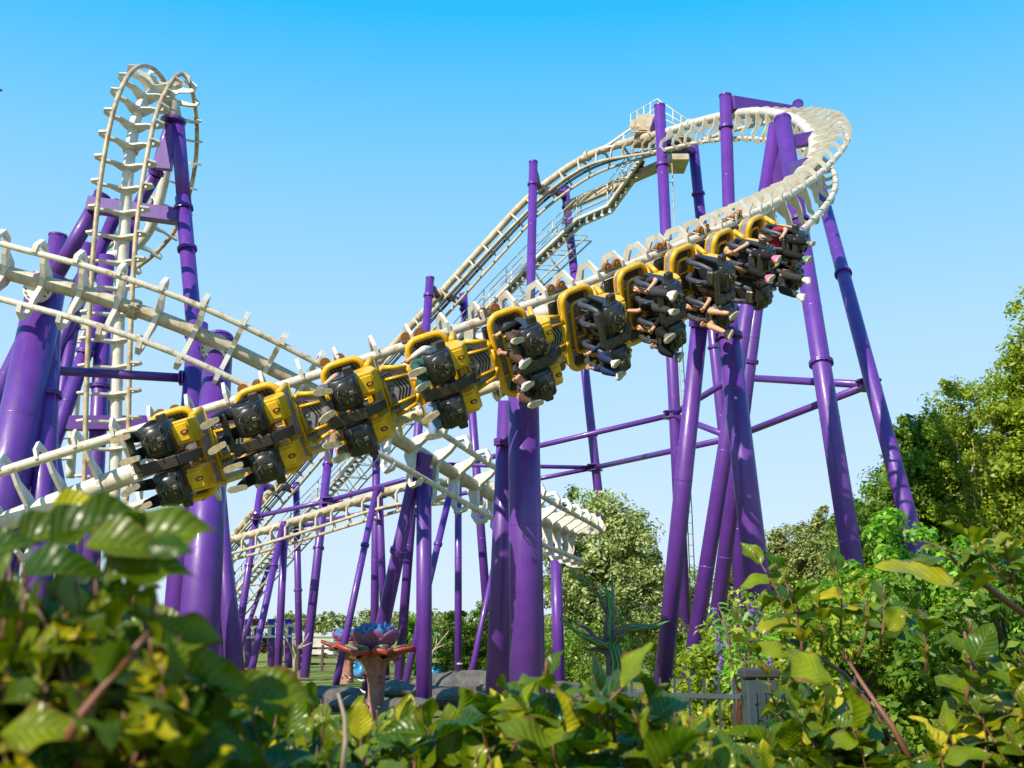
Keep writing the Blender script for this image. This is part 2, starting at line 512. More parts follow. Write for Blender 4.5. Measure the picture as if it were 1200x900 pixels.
def saddle_to(parent, spine, top, r):
    ax = (spine - top).normalized()
    MB().tube([top - ax * .05, spine], [r, r * .75], 20).build('arm', M['purple'], parent)
    m = MB().disc(top + ax * .04, ax, r * 1.16, .05, 24)
    n1 = ax.cross(Vector((0, 1, 0.1))).normalized(); n2 = ax.cross(n1)
    for q in range(14): m.disc(top + ax * .04 + (n1 * math.cos(q * math.tau / 14) + n2 * math.sin(q * math.tau / 14)) * r * 1.08, ax, .016, .09, 6)
    m.build('saddle_plate', M['white'], parent)

def behind_head(parent, spine, top, r):
    """column head rising behind the spine, bolted to it through a round flange"""
    MB().disc(top, (0, 0, 1), r * 1.22, .05, 28).build('head_plate', M['purple'], parent)
    ax = Vector((0, 1, 0)); c = spine + Vector((.05, .02, -.17))
    m = MB().disc(c, ax, .30, .06, 28).build('flange_plate', M['white'], parent)
    m = MB()
    for q in range(16): m.disc(c + Vector((math.cos(q * math.tau / 16) * .25, -.04, math.sin(q * math.tau / 16) * .25)), ax, .018, .05, 8)
    m.build('bolts', M['brownblack'], parent)
    MB().tube([c, Vector((c.x, top.y, c.z))], .26, 24).build('stub', M['purple'], parent)

def px_r(w, d): return w * d / FPX / 2 * 1.03

# near columns
sp0 = spine_px(FC, 249, 400, 21.5)[0]; c = sp0 + Vector((0, .46, .13)); S = support('thick column with bolted head plate under the crossing track left of the train', c)
leg(S, c, P(236, 700, 20.2), 0.29, 0.35, (), True); behind_head(S, sp0, c, .29)
MB().prism([(0, 0), (-.55, 0), (0, -1.3)], c + Vector((.22, -.32, -.25)), (1, 0, 0), (0, 0, 1), .05).build('gusset', M['purple'], S)
c = P(226, 470, 23.5); S = support('slimmer column half hidden just left of the thick one at left centre', c)
leg(S, P(232, 380, 23.5), P(208, 700, 22.5), 0.22, 0.24, (.35,))
c = P(256, 560, 25); S = support('short thin column peeping out right of the thick one at left centre', c)
leg(S, P(252, 520, 25), P(270, 740, 24), 0.15, 0.17, (.1,))
sp0 = spine_px(FC, 42, 330, 21)[0]; c = sp0 + Vector((0, .55, .16)); S = support('thickest column at the far left edge leaning left below the crossing track', c)
leg(S, c, P(-18, 700, 21.0), 0.38, 0.44, (), True); behind_head(S, sp0, c, .38)
c = P(60, 345, 22.5); S = support('dark column close behind the thickest one at the left edge', c)
leg(S, c, P(46, 700, 21.3), 0.22, 0.24, (.36,)); leg(S, P(40, 420, 23.5), P(86, 700, 22.5), 0.2, 0.22)
c = P(610, 392, 18.9); S = support('thick central column standing under the train, leaves in front of its foot', c)
cs, _f = spine_px(FM, 612, 400, 17)
leg(S, cs + Vector((0, 0.15, -.2)), P(618, 790, 17.8), 0.245, 0.28, ()); saddle_to(S, cs, cs + Vector((0, .1, -.3)), .25)
leg(S, P(594, 470, 18.6), P(583, 800, 19.2), 0.15, 0.20, (.15,))
c = P(842, 300, 20.5); S = support('pair of legs splayed apart beneath the rear half of the train', c)
cs, _f = spine_px(FM, 838, 300, 21)
leg(S, cs + Vector((.05, 0.1, -.1)), P(891, 710, 20.6), 0.21, 0.235, (.28,)); 
cs2, _f = spine_px(FM, 818, 310, 20)
leg(S, P(820, 378, 20.8), P(786, 710, 22.6), 0.165, 0.18, (0.005, )); arm(S, P(820, 380, 20.8), cs2, .3, .3); leg(S, P(820, 380, 20.8), P(846, 372, 20.6), .15, ground=False, name='brace')

# tall turn support (right)
c = P(916, 150, 30); S = support('three legged tower with flanged joints holding the high turn at right', c)
leg(S, P(917, 140, 28.2), P(997, 645, 24.6), 0.225, 0.232, (.21, .28, .62), True)
leg(S, P(909, 146, 28.6), P(821, 710, 29.5), 0.19, 0.21, (.2,))
leg(S, P(914, 142, 29), P(842, 710, 31.5), 0.185, 0.215, (.2, .5))
csx, _f = spine_pt(FM, 960, 215, 28)
for _px, _py, _d in ((948, 172, 28.5), (955, 205, 26)):
    _s = at(FM, s_near(FM, _px + 25, _py + 6, _d)); _c = _s['C'] - _s['D'] * .72
    arm(S, P(922, _py - 4, 28), _c, .28, .34)
MB().prism([(-.35, -2.0), (.2, -1.9), (.18, 0), (-.15, 0)], P(914, 155, 28.6), (1, 0, 0), (0, 0, 1), .12).build('gusset', M['purple'], S)
# portal
c = P(850, 112, 36.5); S = support('tall portal of two legs joined by a flat crossbeam over the top of the turn', c)
leg(S, c, P(868, 700, 36.5), 0.215, 0.23, (.07, .45), True)
leg(S, P(935, 122, 38), P(1068, 620, 26.5), 0.19, 0.22, (.08, .51), True)
arm(S, P(856, 122, 36.5), P(931, 134, 37.9), .42, .5, 'crossbeam')
q = spine_pt(FM, 889, 152, 36)[0]
qb = P(887, 132, 36.6)
MB().beam(q, qb, .3, .3).build('hanger', M['white'], S)
MB().box(qb + Vector((0, 0, -.18)), .55, .5, .10).build('hanger_plate', M['white'], S)

# lift hill pairs: (left leg top, left leg low, right leg top, right leg low, px width)
pairs = [
 ('pair of slim legs straddling the top of the lift hill below its platform', (773, 124, 42), (805, 780, 41), (812, 168, 46), (868, 700, 46.5), 13.5, (773, 170, 43.5), (.12, .47)),
 ('pair of slim legs holding the upper lift hill where it bends over', (625, 190, 46), (613, 790, 44), (662, 220, 50), (718, 730, 48), 10.5, (640, 232, 48), (.05, .6)),
 ('pair of slim legs holding the middle of the lift hill left of centre', (504, 326, 48), (467, 800, 45), (543, 345, 53), (571, 720, 51), 10.0, (520, 358, 50), (.05, .62)),
 ('pair of slim legs holding the lower lift hill behind the front of the train', (391, 480, 52), (360, 765, 48), (442, 450, 56), (439, 725, 54), 9.5, (410, 485, 53), (.25, .6)),
 ('lowest pair of slim legs of the lift hill at lower left', (307, 562, 54), (281, 735, 52), (347, 566, 58), (351, 780, 57), 8.0, (328, 585, 56), (.25, .6)),
]
for lab, a, b, c2, d2, w, mid, fl in pairs:
    A, B, C2, D2 = P(*a), P(*b), P(*c2), P(*d2)
    S = support(lab, A)
    leg(S, A, B, px_r(w, a[2]), None, fl, True)
    leg(S, C2, D2, px_r(w * .95, c2[2]), None, fl, True)
    sp, f = spine_pt(FM, *mid)
    for q in (A, C2):
        q2 = q + Vector((0, 0, -.45))
        m = MB().tube([q2, q2 + (sp - q2) * .45 + Vector((0, 0, .12)), sp], [.2, .17, .15], 12)
        m.build('arm', M['purple'], S)
        MB().disc(sp + (q2 - sp).normalized() * .28, (q2 - sp), .24, .08, 14).build('arm_flange', M['white2'], S)

# middle ground columns under the crossing track and far track
c = spine_px(FC, 497, 530, 24)[0] + Vector((0, 0, -.3)); S = support('upright column with its dark foot on the rocks right of the flower sculpture', c)
leg(S, c, P(497, 830, 24.9), 0.17, 0.175, (), True); saddle_to(S, c + Vector((0, 0, .3)), c, .17)
leg(S, P(489, 545, 24.8), P(450, 725, 26.5), 0.15, 0.17, (.55,)); arm(S, P(487, 540, 24.8), P(499, 545, 24.6), .3, .5)
c = P(537, 552, 39.8); S = support('thin A-frame under the far bend, right of the upright column on the rocks', c)
leg(S, c, P(537, 795, 39.8), 0.125, 0.13, (.2,), True); leg(S, P(531, 562, 39.8), P(474, 805, 38), 0.12, 0.12, (.33,))
MB().disc(P(538, 795, 39.8) + Vector((0, 0, .5)), (0, 0, 1), .145, .05).build('marker_band', M['white'], S)
c = P(651, 644, 31.5); S = support('single column under the low bend at centre, trees behind', c)
leg(S, c, P(655, 780, 31.5), 0.155, 0.165, (), True)
_q = at(FC, s_near(FC, 680, 632, 30.8)); arm(S, c, _q['C'] - _q['D'] * .72, .2, .22)
c = P(573, 640, 34); S = support('thin leaning prop left of the thick central column', c)
leg(S, P(590, 610, 36), P(549, 805, 34), 0.085, 0.09, ())
for lab, a, b, b2, tgt in [('small A-frame under the far track beside the lower lift hill', (334, 612, 45.8), (326, 780, 45.5), (296, 780, 43), (334, 632, 46)),
                      ('small leaning A-frame under the far track left of the flower sculpture', (444, 570, 42.5), (449, 700, 44), (394, 800, 40), (450, 598, 42.7))]:
    A = P(*a); S = support(lab, A)
    leg(S, A, P(*b), px_r(8.5, a[2]), None, (.02,), True); leg(S, A + Vector((-.1, 0, -.2)), P(*b2), px_r(7.5, a[2]), None, (.3,))
    sp, f = spine_pt(FC, *tgt); arm(S, A + Vector((0, 0, -.3)), sp, .25, .25)
c = P(265, 632, 47.5); S = support('slim flanged column under the far end of the low track at lower left', c)
leg(S, c, P(280, 770, 47), px_r(10, 47), None, (.3,), True)
S = support('thin slanted prop crossing behind the far track columns at lower left', P(290, 700, 60))
leg(S, P(318, 655, 60), P(285, 750, 60), .12, None, (.4,))

# loop support structure
apex = P(205, 148, 29.4)
S = support('braced tower carrying the top of the tall loop, gusset plate at its apex', apex)
m = MB().disc(P(203, 142, 29.4), (0, 0, 1), .36, .08); m.build('flange', M['purple'], S)
sp = FL['C'][np.argmin(np.linalg.norm(FL['C'] - np.array(tuple(P(200, 110, 29.5))), axis=1))]
MB().tube([P(203, 142, 29.4), P(200, 122, 29.6), P(190, 108, 29.6)], [.26, .24, .2], 16).build('head_tube', M['white2'], S)
leg(S, P(208, 146, 29.4), P(216, 240, 29.2), .2, ground=False, name='leg')
leg(S, P(214, 232, 29.2), P(238, 500, 28), .21, .21, (.05, .24, .62))
leg(S, P(200, 148, 29.4), P(182, 205, 30), .18, ground=False, name='leg', flanges=(.95,))
leg(S, P(182, 205, 30), P(150, 262, 31), .18, ground=False, name='leg')
MB().prism([(-.1, 0), (.12, 0), (.02, -1.35), (-.55, -1.3)], apex + Vector((-.02, -.05, -.02)), (1, 0, 0), (0, 0, 1), .22).build('gusset', M['purple'], S)
arm(S, P(104, 240, 29.2), P(222, 256, 29.2), .4, .4, 'crossbeam')
leg(S, P(120, 228, 29.4), P(66, 322, 29.4), .22, .22, (), True, ground=False)
leg(S, P(66, 322, 29.4), P(-30, 520, 29), .22, .24, ())
leg(S, P(142, 235, 30.2), P(64, 420, 31), .18, .2, (.23,))
leg(S, P(157, 245, 30.4), P(144, 330, 30.6), .16, .17, ())
leg(S, P(103, 285, 31), P(72, 465, 31), .15, .17, (.55,))
leg(S, P(124, 345, 28.8), P(80, 470, 28.6), .19, .2, (.55,))
leg(S, P(125, 300, 29), P(114, 520, 29), .21, .22, (.7,))
MB().beam(P(62, 496, 28.6), P(190, 496, 29), .35, .36).build('crossbeam', M['purple'], S)
c = P(68, 276, 33); S = support('stub column with rounded cap rising behind the crossing track at upper left', c)
leg(S, c, P(58, 345, 33), .27, .27, (.85,), True)

def brace(label, pts, r, joints=()):
    o = thing('cross_brace', label, 'steel brace', tuple(pts[0]), 'purple bracing tubes')
    for i in range(len(pts) - 1):
        MB().tube([pts[i], pts[i + 1]], r, 14).build('tube', M['purple'], o)
    for q in joints:
        MB().disc(q + Vector((0, 0, .12)), (0, 0, 1), .36, .04).disc(q - Vector((0, 0, .12)), (0, 0, 1), .36, .04).build('joint_plate', M['purple'], o)
    return o
N1, N2, N3, N5, NE = P(1018, 451, 30.5), P(788, 486, 41.5), P(697, 548, 48.6), P(858, 513, 37.5), P(860, 442, 36.5)
brace('horizontal tubes tying the right hand tower legs together against open sky', [NE, N1, N5, N3], .115, (N1, N5, N3))
brace('tubes running from the platform leg to the tall portal at right centre', [NE, N2, N5], .115, (N2,))
brace('long slightly rising tube crossing left of centre between the lift hill legs', [N2, P(527, 547, 47), P(385, 587, 50), P(301, 605, 53)], .11, (P(527, 547, 47), P(385, 587, 50), P(301, 606, 53)))
brace('second long tube under the first, from the far tower towards lower left', [N3, P(566, 574, 50.6), P(447, 596, 54), P(349, 618, 57)], .10, (P(566, 574, 50.6),))
brace('short tubes linking the rear lift hill legs with the front ones', [P(545, 545, 47.5), P(697, 548, 48.6)], .09)
brace('short dark strut between the two long tubes left of centre', [P(385, 587, 50), P(447, 596, 54)], .09)
_b = brace('horizontal tube with flanged end left of the thick column at upper left', [P(60, 434, 22.9), P(222, 443.5, 23.3)], .10)
MB().disc(P(212, 443, 23.25), (1, 0, 0), .17, .03).disc(P(216, 443.2, 23.26), (1, 0, 0), .17, .03).build('end_flange', M['purple'], _b)

# ------------------------------------------------------------------ the train
# car axes: x = along the track towards the lift hill, y = across (first rider side), z = from the spine out to the riders
def rrect(cx, cy, w, h, r, n=5):
    out = []
    for sx, sy, a0 in ((1, 1, 0), (-1, 1, 90), (-1, -1, 180), (1, -1, 270)):
        for k in range(n + 1):
            a = R(a0 + 90 * k / n)
            out.append((cx + sx * (w / 2 - r) + r * math.cos(a), cy + sy * (h / 2 - r) + r * math.sin(a)))
    return out

EX, EY, EZ = Vector((1, 0, 0)), Vector((0, 1, 0)), Vector((0, 0, 1))

def make_car():
    root = bpy.data.objects.new('coaster_car', None)
    col.objects.link(root)
    def part(mb, name, mat, parent=None): return mb.build(name, M[mat], parent or root, local=True)
    # running gear
    m = MB().box((0, 0, -.02), .34, .84, .10, bev=.02).box((0, 0, .08), .22, .30, .22, bev=.02)
    for s in (1, -1): m.box((0, s * .50, -.10), .36, .07, .10, bev=.01).box((0, s * .60, -.02), .40, .05, .16, bev=.01)
    bog = part(m, 'bogie', 'metal')
    for s in (1, -1):
        for x in (-.11, .11):
            part(MB().disc((x, s * .655, 0.0), EZ, .080, .06, 18).disc((x, s * .655, 0), EZ, .04, .11, 10), 'wheel', 'wheel', bog)
            part(MB().disc((x, s * .53, -.165), EY, .085, .07, 18), 'wheel', 'wheel', bog)
    # fairing tray over the riders' heads
    W, H, cx = .60, 1.28, .10
    outer = rrect(cx, 0, W, H, .17)
    inner = rrect(cx + .07, 0, .34, .84, .10)
    back = rrect(cx + .02, 0, W - .16, H - .14, .14)
    m = MB()
    n = len(outer)
    m.add([(x, y, .36) for x, y in outer] + [(x, y, .14) for x, y in back], [(i, (i + 1) % n, n + (i + 1) % n, n + i) for i in range(n)], True)
    m.add([(x, y, .355) for x, y in outer] + [(x, y, .30) for x, y in inner], [(i, n + i, n + (i + 1) % n, (i + 1) % n) for i in range(n)])
    m.add([(x, y, .14) for x, y in back], [tuple(range(n))])
    m.add([(x, y, .30) for x, y in inner] + [(x, y, .22) for x, y in inner], [(i, n + i, n + (i + 1) % n, (i + 1) % n) for i in range(n)] + [tuple(range(n, 2 * n))])
    shell = part(m, 'fairing', 'panel')
    m = MB().tube([(x, y, .37) for x, y in outer], .052, 10, closed=True)
    m.tube([(x, y, .325) for x, y in inner], .032, 8, closed=True)
    m.tube([(x, y, .15) for x, y in back], .022, 8, closed=True)
    for y in (-.16, .16, 0): m.tube([(cx + .26, y, .36), (cx + .20, y, .32), (cx - .08, y, .32)], .014, 6)
    for y in (-.32, .32): m.tube([(cx - .28, y, .365), (cx - .10, y, .325)], .016, 6)
    part(m, 'fairing_frame', 'yellow')
    for s in (1, -1):
        m = MB()
        m.beam((cx - .18, s * .520, .3425), (cx + .20, s * .520, .3425), .012, .008)
        for k in range(7):
            x = cx - .16 + k * .052
            m.beam((x - .02, s * .585, .356), (x + .035, s * .45, .330), .022, .012)
        part(m, 'grille', 'stripe', shell)
    m = MB()                                                # small printed marks on the tray
    for y in (-.26, -.06, .14, .30):
        m.box((cx + .0, y, .2262), .05, .012, .006).box((cx + .0, y + .03, .2262), .05, .012, .006).box((cx + .03, y + .015, .2262), .012, .05, .006)
    part(m, 'marking', 'stripe', shell)
    # side wall towards the next car: upright blade between fairing and seats
    poly = [(-.56, 0), (-.50, .30), (.50, .30), (.56, 0)]
    tl = Vector((-.45, 0, 1)).normalized()
    part(MB().prism([(y, z) for y, z in poly], (.52, 0, .36), EY, tl, .03), 'rear_wall', 'panel')
    m = MB()
    for k in range(4):
        a, b = poly[k], poly[(k + 1) % 4]
        m.tube([Vector((.52, a[0], .36)) + tl * a[1], Vector((.52, b[0], .36)) + tl * b[1]], .045, 8)
    for y in (-.2, .2): m.tube([Vector((.535, y, .36)), Vector((.535, y, .36)) + tl * .3], .016, 6)
    part(m, 'rear_frame', 'yellow')
    # chevron cover over the coupling
    v = [(.54, -.32), (.64, -.38), (.98, -.28), (1.03, -.14), (1.03, .14), (.98, .28), (.64, .38), (.54, .32)]
    cv = part(MB().prism(v, (0, 0, .36), EX, EY, .03), 'coupling_cover', 'panel')
    m = MB()
    for k in range(8):
        a, b = v[k], v[(k + 1) % 8]
        m.tube([(a[0], a[1], .38), (b[0], b[1], .38)], .034, 8)
    for s in (1, -1): m.tube([(.58, s * .20, .395), (.98, s * .17, .395)], .024, 6)
    m.tube([(.60, -.19, .395), (.60, .19, .395)], .022, 6)
    m.box((.99, 0, .385), .045, .30, .03)
    part(m, 'coupling_frame', 'yellow', cv)
    m = MB()
    for k in range(4):
        x = .80 + k * .05
        for s in (1, -1):
            m.beam((x, s * .002, .3775), (x - .07, s * .16, .3775), .020, .007)
            if k < 3: m.beam((x - .16, s * .215, .3775), (x - .22, s * .27, .3775), .018, .007)
    # ring and bars emblem
    for q in range(8):
        a0, a1 = q * math.tau / 8, (q + 1) * math.tau / 8
        m.beam((.67 + .035 * math.cos(a0), .05 + .035 * math.sin(a0), .377), (.67 + .035 * math.cos(a1), .05 + .035 * math.sin(a1), .377), .012, .006)
    for q in (-.02, 0, .02): m.beam((.64, -.07 + q, .377), (.70, -.07 + q, .377), .01, .006)
    m.beam((.67, -.10, .3772), (.67, -.04, .3772), .012, .0065)
    part(m, 'chevron', 'stripe', cv)
    # riders' seats
    m = MB().beam((.10, -.66, 1.02), (.10, .66, 1.02), .11, .13, EX, .015)
    m.beam((.12, 0, .2), (.12, 0, 1.0), .14, .14, EX, .02)
    m.beam((.46, 0, .95), (.16, 0, 1.20), .15, .10, EX, .012).beam((.18, 0, 1.22), (-.36, 0, 1.24), .16, .07, EX, .012)
    m.beam((-.35, -.02, 1.25), (-.35, .52, 1.21), .07, .09, EX, .012)
    for q in range(7): m.disc((-.32 + q * .08, .055 * (-1) ** q, 1.262), EZ, .013, .05, 6)
    part(m, 'seat_beam', 'brownblack')
    for s in (1, -1):
        y0 = s * .335
        prof = [(.13, .40), (.19, .46), (.20, 1.02), (.13, 1.17), (-.03, 1.22), (-.26, 1.20), (-.30, 1.14), (-.27, 1.11), (-.04, 1.12), (.05, 1.07), (.09, .97), (.10, .50)]
        m = MB()
        ws = []
        nn = len(prof)
        ys = [(-.215, .90), (-.195, 1.0), (.195, 1.0), (.215, .90)]
        cxp, czp = -.02, .95
        for yy, k in ys:
            ws += [((x - cxp) * k + cxp, y0 + yy, (z - czp) * k + czp) for x, z in prof]
        fs = [tuple(reversed(range(nn))), tuple(range(3 * nn, 4 * nn))]
        for L in range(3):
            fs += [(L * nn + i, L * nn + (i + 1) % nn, (L + 1) * nn + (i + 1) % nn, (L + 1) * nn + i) for i in range(nn)]
        m.add(ws, fs, True)
        for q in (1, -1):    # bucket wings
            m.band([(.12, .46, .10), (.06, .80, .18), (.0, 1.04, .22), (-.20, 1.12, .12)], (0, y0 + q * .215, 0), EX, EZ, .03)
        m.ellipsoid((-.06, y0, 1.19), .215, .185, .075).box((-.05, y0, 1.235), .20, .20, .035, bev=.015).box((.08, y0, 1.18), .10, .36, .12, bev=.03)
        m.box((-.20, y0 - .02, 1.235), .05, .26, .05, bev=.01)
        seat = part(m, 'seat', 'black')
        mm = MB().box((.02, y0, 1.26), .08, .06, .05, bev=.01)
        rq = random.Random(3 if s > 0 else 9)
        for q in range(9):
            u, w_ = rq.uniform(-.15, .06), y0 + rq.uniform(-.11, .11)
            if q % 3: mm.disc((u, w_, 1.262), EZ, rq.uniform(.010, .022), .05, 8)
            else: mm.beam((u, w_, 1.27), (u + rq.uniform(-.06, .06), w_ + rq.uniform(-.06, .06), 1.27), .018, .02)
        mm.tube([(-.16, y0 + s * .10, 1.26), (-.22, y0 + s * .02, 1.31), (-.10, y0 - s * .05, 1.30)], .008, 6)
        part(mm, 'latch', 'metal', seat)
        part(MB().box((-.31, y0, 1.0), .02, .20, .07, bev=.008), 'buckle_plate', 'metal', seat)
        hb = MB()
        for q in (1, -1):
            hb.tube([(.10, y0 + q * .10, .46), (.02, y0 + q * .135, .40), (-.10, y0 + q * .15, .42), (-.18, y0 + q * .155, .54), (-.20, y0 + q * .15, .74), (-.21, y0 + q * .11, .93), (-.22, y0 + q * .03, .98)], [.05, .055, .055, .052, .048, .045, .04], 10)
            hb.tube([(-.22, y0 + q * .13, .62), (-.30, y0 + q * .13, .66), (-.31, y0 + q * .12, .76), (-.23, y0 + q * .13, .80)], .014, 6)
        hb.box((-.235, y0, .94), .08, .20, .15, bev=.03)
        part(hb, 'harness', 'harness', seat)
        # headrest housing
        pr = [(.14, .60), (.30, .52), (.48, .58), (.50, .92), (.41, 1.06), (.18, 1.09), (.13, .94)]
        m = MB()
        ks = [(-.17, .9), (-.15, 1.0), (.15, 1.0), (.17, .9)]
        ws = []
        for yy, k in ks: ws += [((x - .3) * k + .3, y0 + yy, (z - .8) * k + .8) for x, z in pr]
        nn = len(pr)
        fs = [tuple(reversed(range(nn))), tuple(range(3 * nn, 4 * nn))]
        for L in range(3): fs += [(L * nn + i, L * nn + (i + 1) % nn, (L + 1) * nn + (i + 1) % nn, (L + 1) * nn + i) for i in range(nn)]
        m.add(ws, fs)
        m.box((.29, y0, 1.09), .20, .24, .035, bev=.01).box((.19, y0 + .03, 1.12), .06, .16, .04, bev=.008)
        for q in (-.08, .08): m.disc((.155, y0 + q, 1.10), EZ, .014, .04, 6)
        hous = part(m, 'housing', 'yellow')
        part(MB().prism(rrect(0, 0, .10, .055, .026), (.34, y0, 1.112), EX, EY, .02), 'badge', 'stripe', hous)
        part(MB().prism(rrect(0, 0, .055, .03, .014), (.34, y0, 1.124), EX, EY, .008), 'badge_centre', 'orange', hous)
    for ch in [q for q in bpy.data.objects if q.parent == root]:
        k = ch.name.split('.')[0]
        if k == 'seat': ch.location.z = .17; ch.location.x = .03; ch.scale.x = .86
        elif k == 'seat_beam': ch.location.z = .13
        elif k == 'housing': ch.location.z = .06
        elif k in ('fairing', 'fairing_frame'): ch.location.x = -.01
    return root

def local_children(o): return [c for c in bpy.data.objects if c.parent == o]
def copy_tree(o, parent=None):
    c = o.copy()
    col.objects.link(c)
    c.parent = parent
    for ch in local_children(o): copy_tree(ch, c)
    return c

# ------------------------------------------------------------------ riders
# rider axes before placing: x = side, y = forward (the way the rider faces), z = up; origin at the seat
def skin_mesh(name, nodes, edges, radii, mat, parent, levels=1):
    me = bpy.data.meshes.new(name)
    me.from_pydata([tuple(v) for v in nodes], edges, [])
    o = bpy.data.objects.new(name + '_tmp', me)
    col.objects.link(o)
    md = o.modifiers.new('s', 'SKIN')
    md.use_smooth_shade = True
    if levels:
        sb = o.modifiers.new('ss', 'SUBSURF'); sb.levels = levels; sb.render_levels = levels
    for i, r in enumerate(radii):
        sv = me.skin_vertices[0].data[i]
        rr = r if isinstance(r, tuple) else (r, r)
        sv.radius = rr
        sv.use_root = (i == 0)
    dg = bpy.context.evaluated_depsgraph_get()
    out = bpy.data.meshes.new_from_object(o.evaluated_get(dg))
    bpy.data.objects.remove(o)
    for p in out.polygons: p.use_smooth = True
    out.name = name
    out.materials.clear()
    out.materials.append(mat)
    q = bpy.data.objects.new(name, out)
    col.objects.link(q)
    q.parent = parent
    return q

def make_rider(label, top, bottom, shoe, hair, bare_legs=False, long_sleeves=True, pose=0, seed=0, skinmat=None):
    rng = random.Random(seed)
    r = rng.uniform
    root = thing('person', label, 'person', (0, 0, 0), 'riders on the train')
    kn = [Vector((s * (.11 + r(0, .05)), .35, .03 + r(-.03, .05))) for s in (1, -1)]
    an = [Vector((kn[i].x + (1, -1)[i] * r(-.02, .05), .35 + r(-.05, .14), -.36 + r(-.02, .08))) for i in (0, 1)]
    hp = [Vector((s * .09, .03, -.02)) for s in (1, -1)]
    V, E, Q = [], [], []
    def n(p, rad, par=None):
        V.append(Vector(p)); Q.append(rad)
        if par is not None: E.append((par, len(V) - 1))
        return len(V) - 1
    pel = n((0, 0, .04), (.13, .10))
    ch = n((0, -.02, .22), (.12, .095), pel); c2 = n((0, -.02, .38), (.15, .10), ch)
    nk = n((0, .0, .50), .055, c2); h0 = n((0, .025, .585), (.07, .08), nk); h1 = n((0, .025, .66), (.078, .092), h0); h2 = n((0, .015, .735), (.062, .075), h1)
    hands = []
    arms = []
    for i, s in enumerate((1, -1)):
        sh = n((s * .17, -.02, .44), .055, c2)
        if pose == 2 and i == 0: el, wr = (s * .36, .08, .62), (s * .34, .22, .82)
        elif pose == 1: el, wr = (s * .25, .12, .24), (s * .15, .33, .36)
        else: el, wr = (s * .24, .08, .18), (s * .16, .28, .16)
        e = n(el, .042, sh); w = n(wr, .03, e)
        hd = Vector(wr) + (Vector(wr) - Vector(el)).normalized() * .07
        h = n(hd, .036, w)
        hands.append((Vector(wr), hd, s)); arms.append((V[sh], Vector(el), Vector(wr)))
        k = n(hp[i], .085, pel); k1 = n(kn[i], .057, k); k2 = n(kn[i].lerp(an[i], .35) + Vector((0, -.02, 0)), .055, k1); k3 = n(an[i], .036, k2)
    body = skin_mesh('body', V, E, Q, skinmat or M['skin'], root)
    # fingers and thumbs, nose and ears, joined into the body's own mesh
    mb = MB()
    for wr, hd, s in hands:
        ax = (hd - wr).normalized(); sd = ax.cross(Vector((0, 0, 1))).normalized(); dnv = sd.cross(ax)
        for q in range(4):
            b0 = hd - ax * .015 + sd * (q - 1.5) * .019
            L = (.05, .058, .054, .042)[q]
            mb.tube([b0, b0 + ax * L * .6, b0 + ax * L * .75 + dnv * L * .35, b0 + ax * L * .5 + dnv * L * .7], [.0095, .009, .0085, .006], 6)
        mb.tube([hd - ax * .04 - sd * .03 * s, hd - sd * .05 * s + dnv * .01, hd + ax * .02 - sd * .045 * s + dnv * .025], [.012, .0105, .007], 6)
    mb.ellipsoid((0, .118, .645), .014, .022, .026, nu=8, nv=6)
    for s in (1, -1): mb.ellipsoid((s * .082, .01, .65), .012, .022, .032, nu=8, nv=6)
    f = mb.build('features_tmp', None)
    import bmesh
    bmh = bmesh.new(); bmh.from_mesh(body.data); bmh.from_mesh(f.data)
    bmh.to_mesh(body.data); bmh.free()
    for p in body.data.polygons: p.use_smooth = True
    bpy.data.objects.remove(f)
    e = MB()
    for s in (1, -1): e.ellipsoid((s * .032, .100, .67), .011, .008, .008, nu=8, nv=6)
    e.build('eyes', M['stripe'], root, local=True)
    MB().ellipsoid((0, .103, .605), .026, .008, .007, nu=8, nv=6).build('mouth', M['lips'], root, local=True)
    MB().ellipsoid((0, -.012, .70), .095, .10, .10).ellipsoid((0, -.06, .62), .085, .055, .12).build('hair', hair, root, local=True)
    V, E, Q = [], [], []
    a = n((0, 0, .03), (.155, .125)); b = n((0, -.02, .20), (.142, .118), a); c_ = n((0, -.02, .38), (.168, .118), b); d_ = n((0, -.01, .455), .075, c_)
    for s_, el, wr in arms:
        q = n(s_, .070, c_); q2 = n(s_.lerp(el, .9 if not long_sleeves else 1.0), .055, q)
        if long_sleeves: n(el.lerp(wr, .92), .042, q2)
    skin_mesh('shirt', V, E, Q, top, root)
    V, E, Q = [], [], []
    a = n((0, 0, .02), (.158, .128))
    for i in (0, 1):
        q = n(hp[i], .105, a)
        if bare_legs: n(hp[i].lerp(kn[i], .75), .088, q)
        else:
            q1 = n(kn[i], .084, q); q2 = n(kn[i].lerp(an[i], .45), .076, q1); n(kn[i].lerp(an[i], .98), .066, q2)
    skin_mesh('trousers', V, E, Q, bottom, root)
    for i in (0, 1):
        m = MB()
        o = an[i] + Vector((0, -.02, -.05))
        tilt = r(-.5, .1)
        My = Matrix.Rotation(tilt, 3, 'X') @ Matrix.Rotation(r(-.3, .3), 3, 'Z')
        secs = [(-.06, .030, .05, .035), (-.025, .036, .06, .05), (.045, .040, .055, .055), (.10, .044, .02, .04), (.15, .041, .0, .03), (.185, .022, -.012, .016)]
        rings = []
        for y, w, zc, h in secs:
            ring = [(w * math.cos(t), y, -.02 + (h + max(zc, 0)) * max(math.sin(t), 0) - .022 * max(-math.sin(t), 0)) for t in [k * math.tau / 12 for k in range(12)]]
            rings.append([o + My @ Vector(v) for v in ring])
        vs = [v for rg in rings for v in rg]
        fs = [(a * 12 + k, a * 12 + (k + 1) % 12, (a + 1) * 12 + (k + 1) % 12, (a + 1) * 12 + k) for a in range(5) for k in range(12)]
        fs += [tuple(reversed(range(12))), tuple(60 + k for k in range(12))]
        m.add(vs, fs, True)
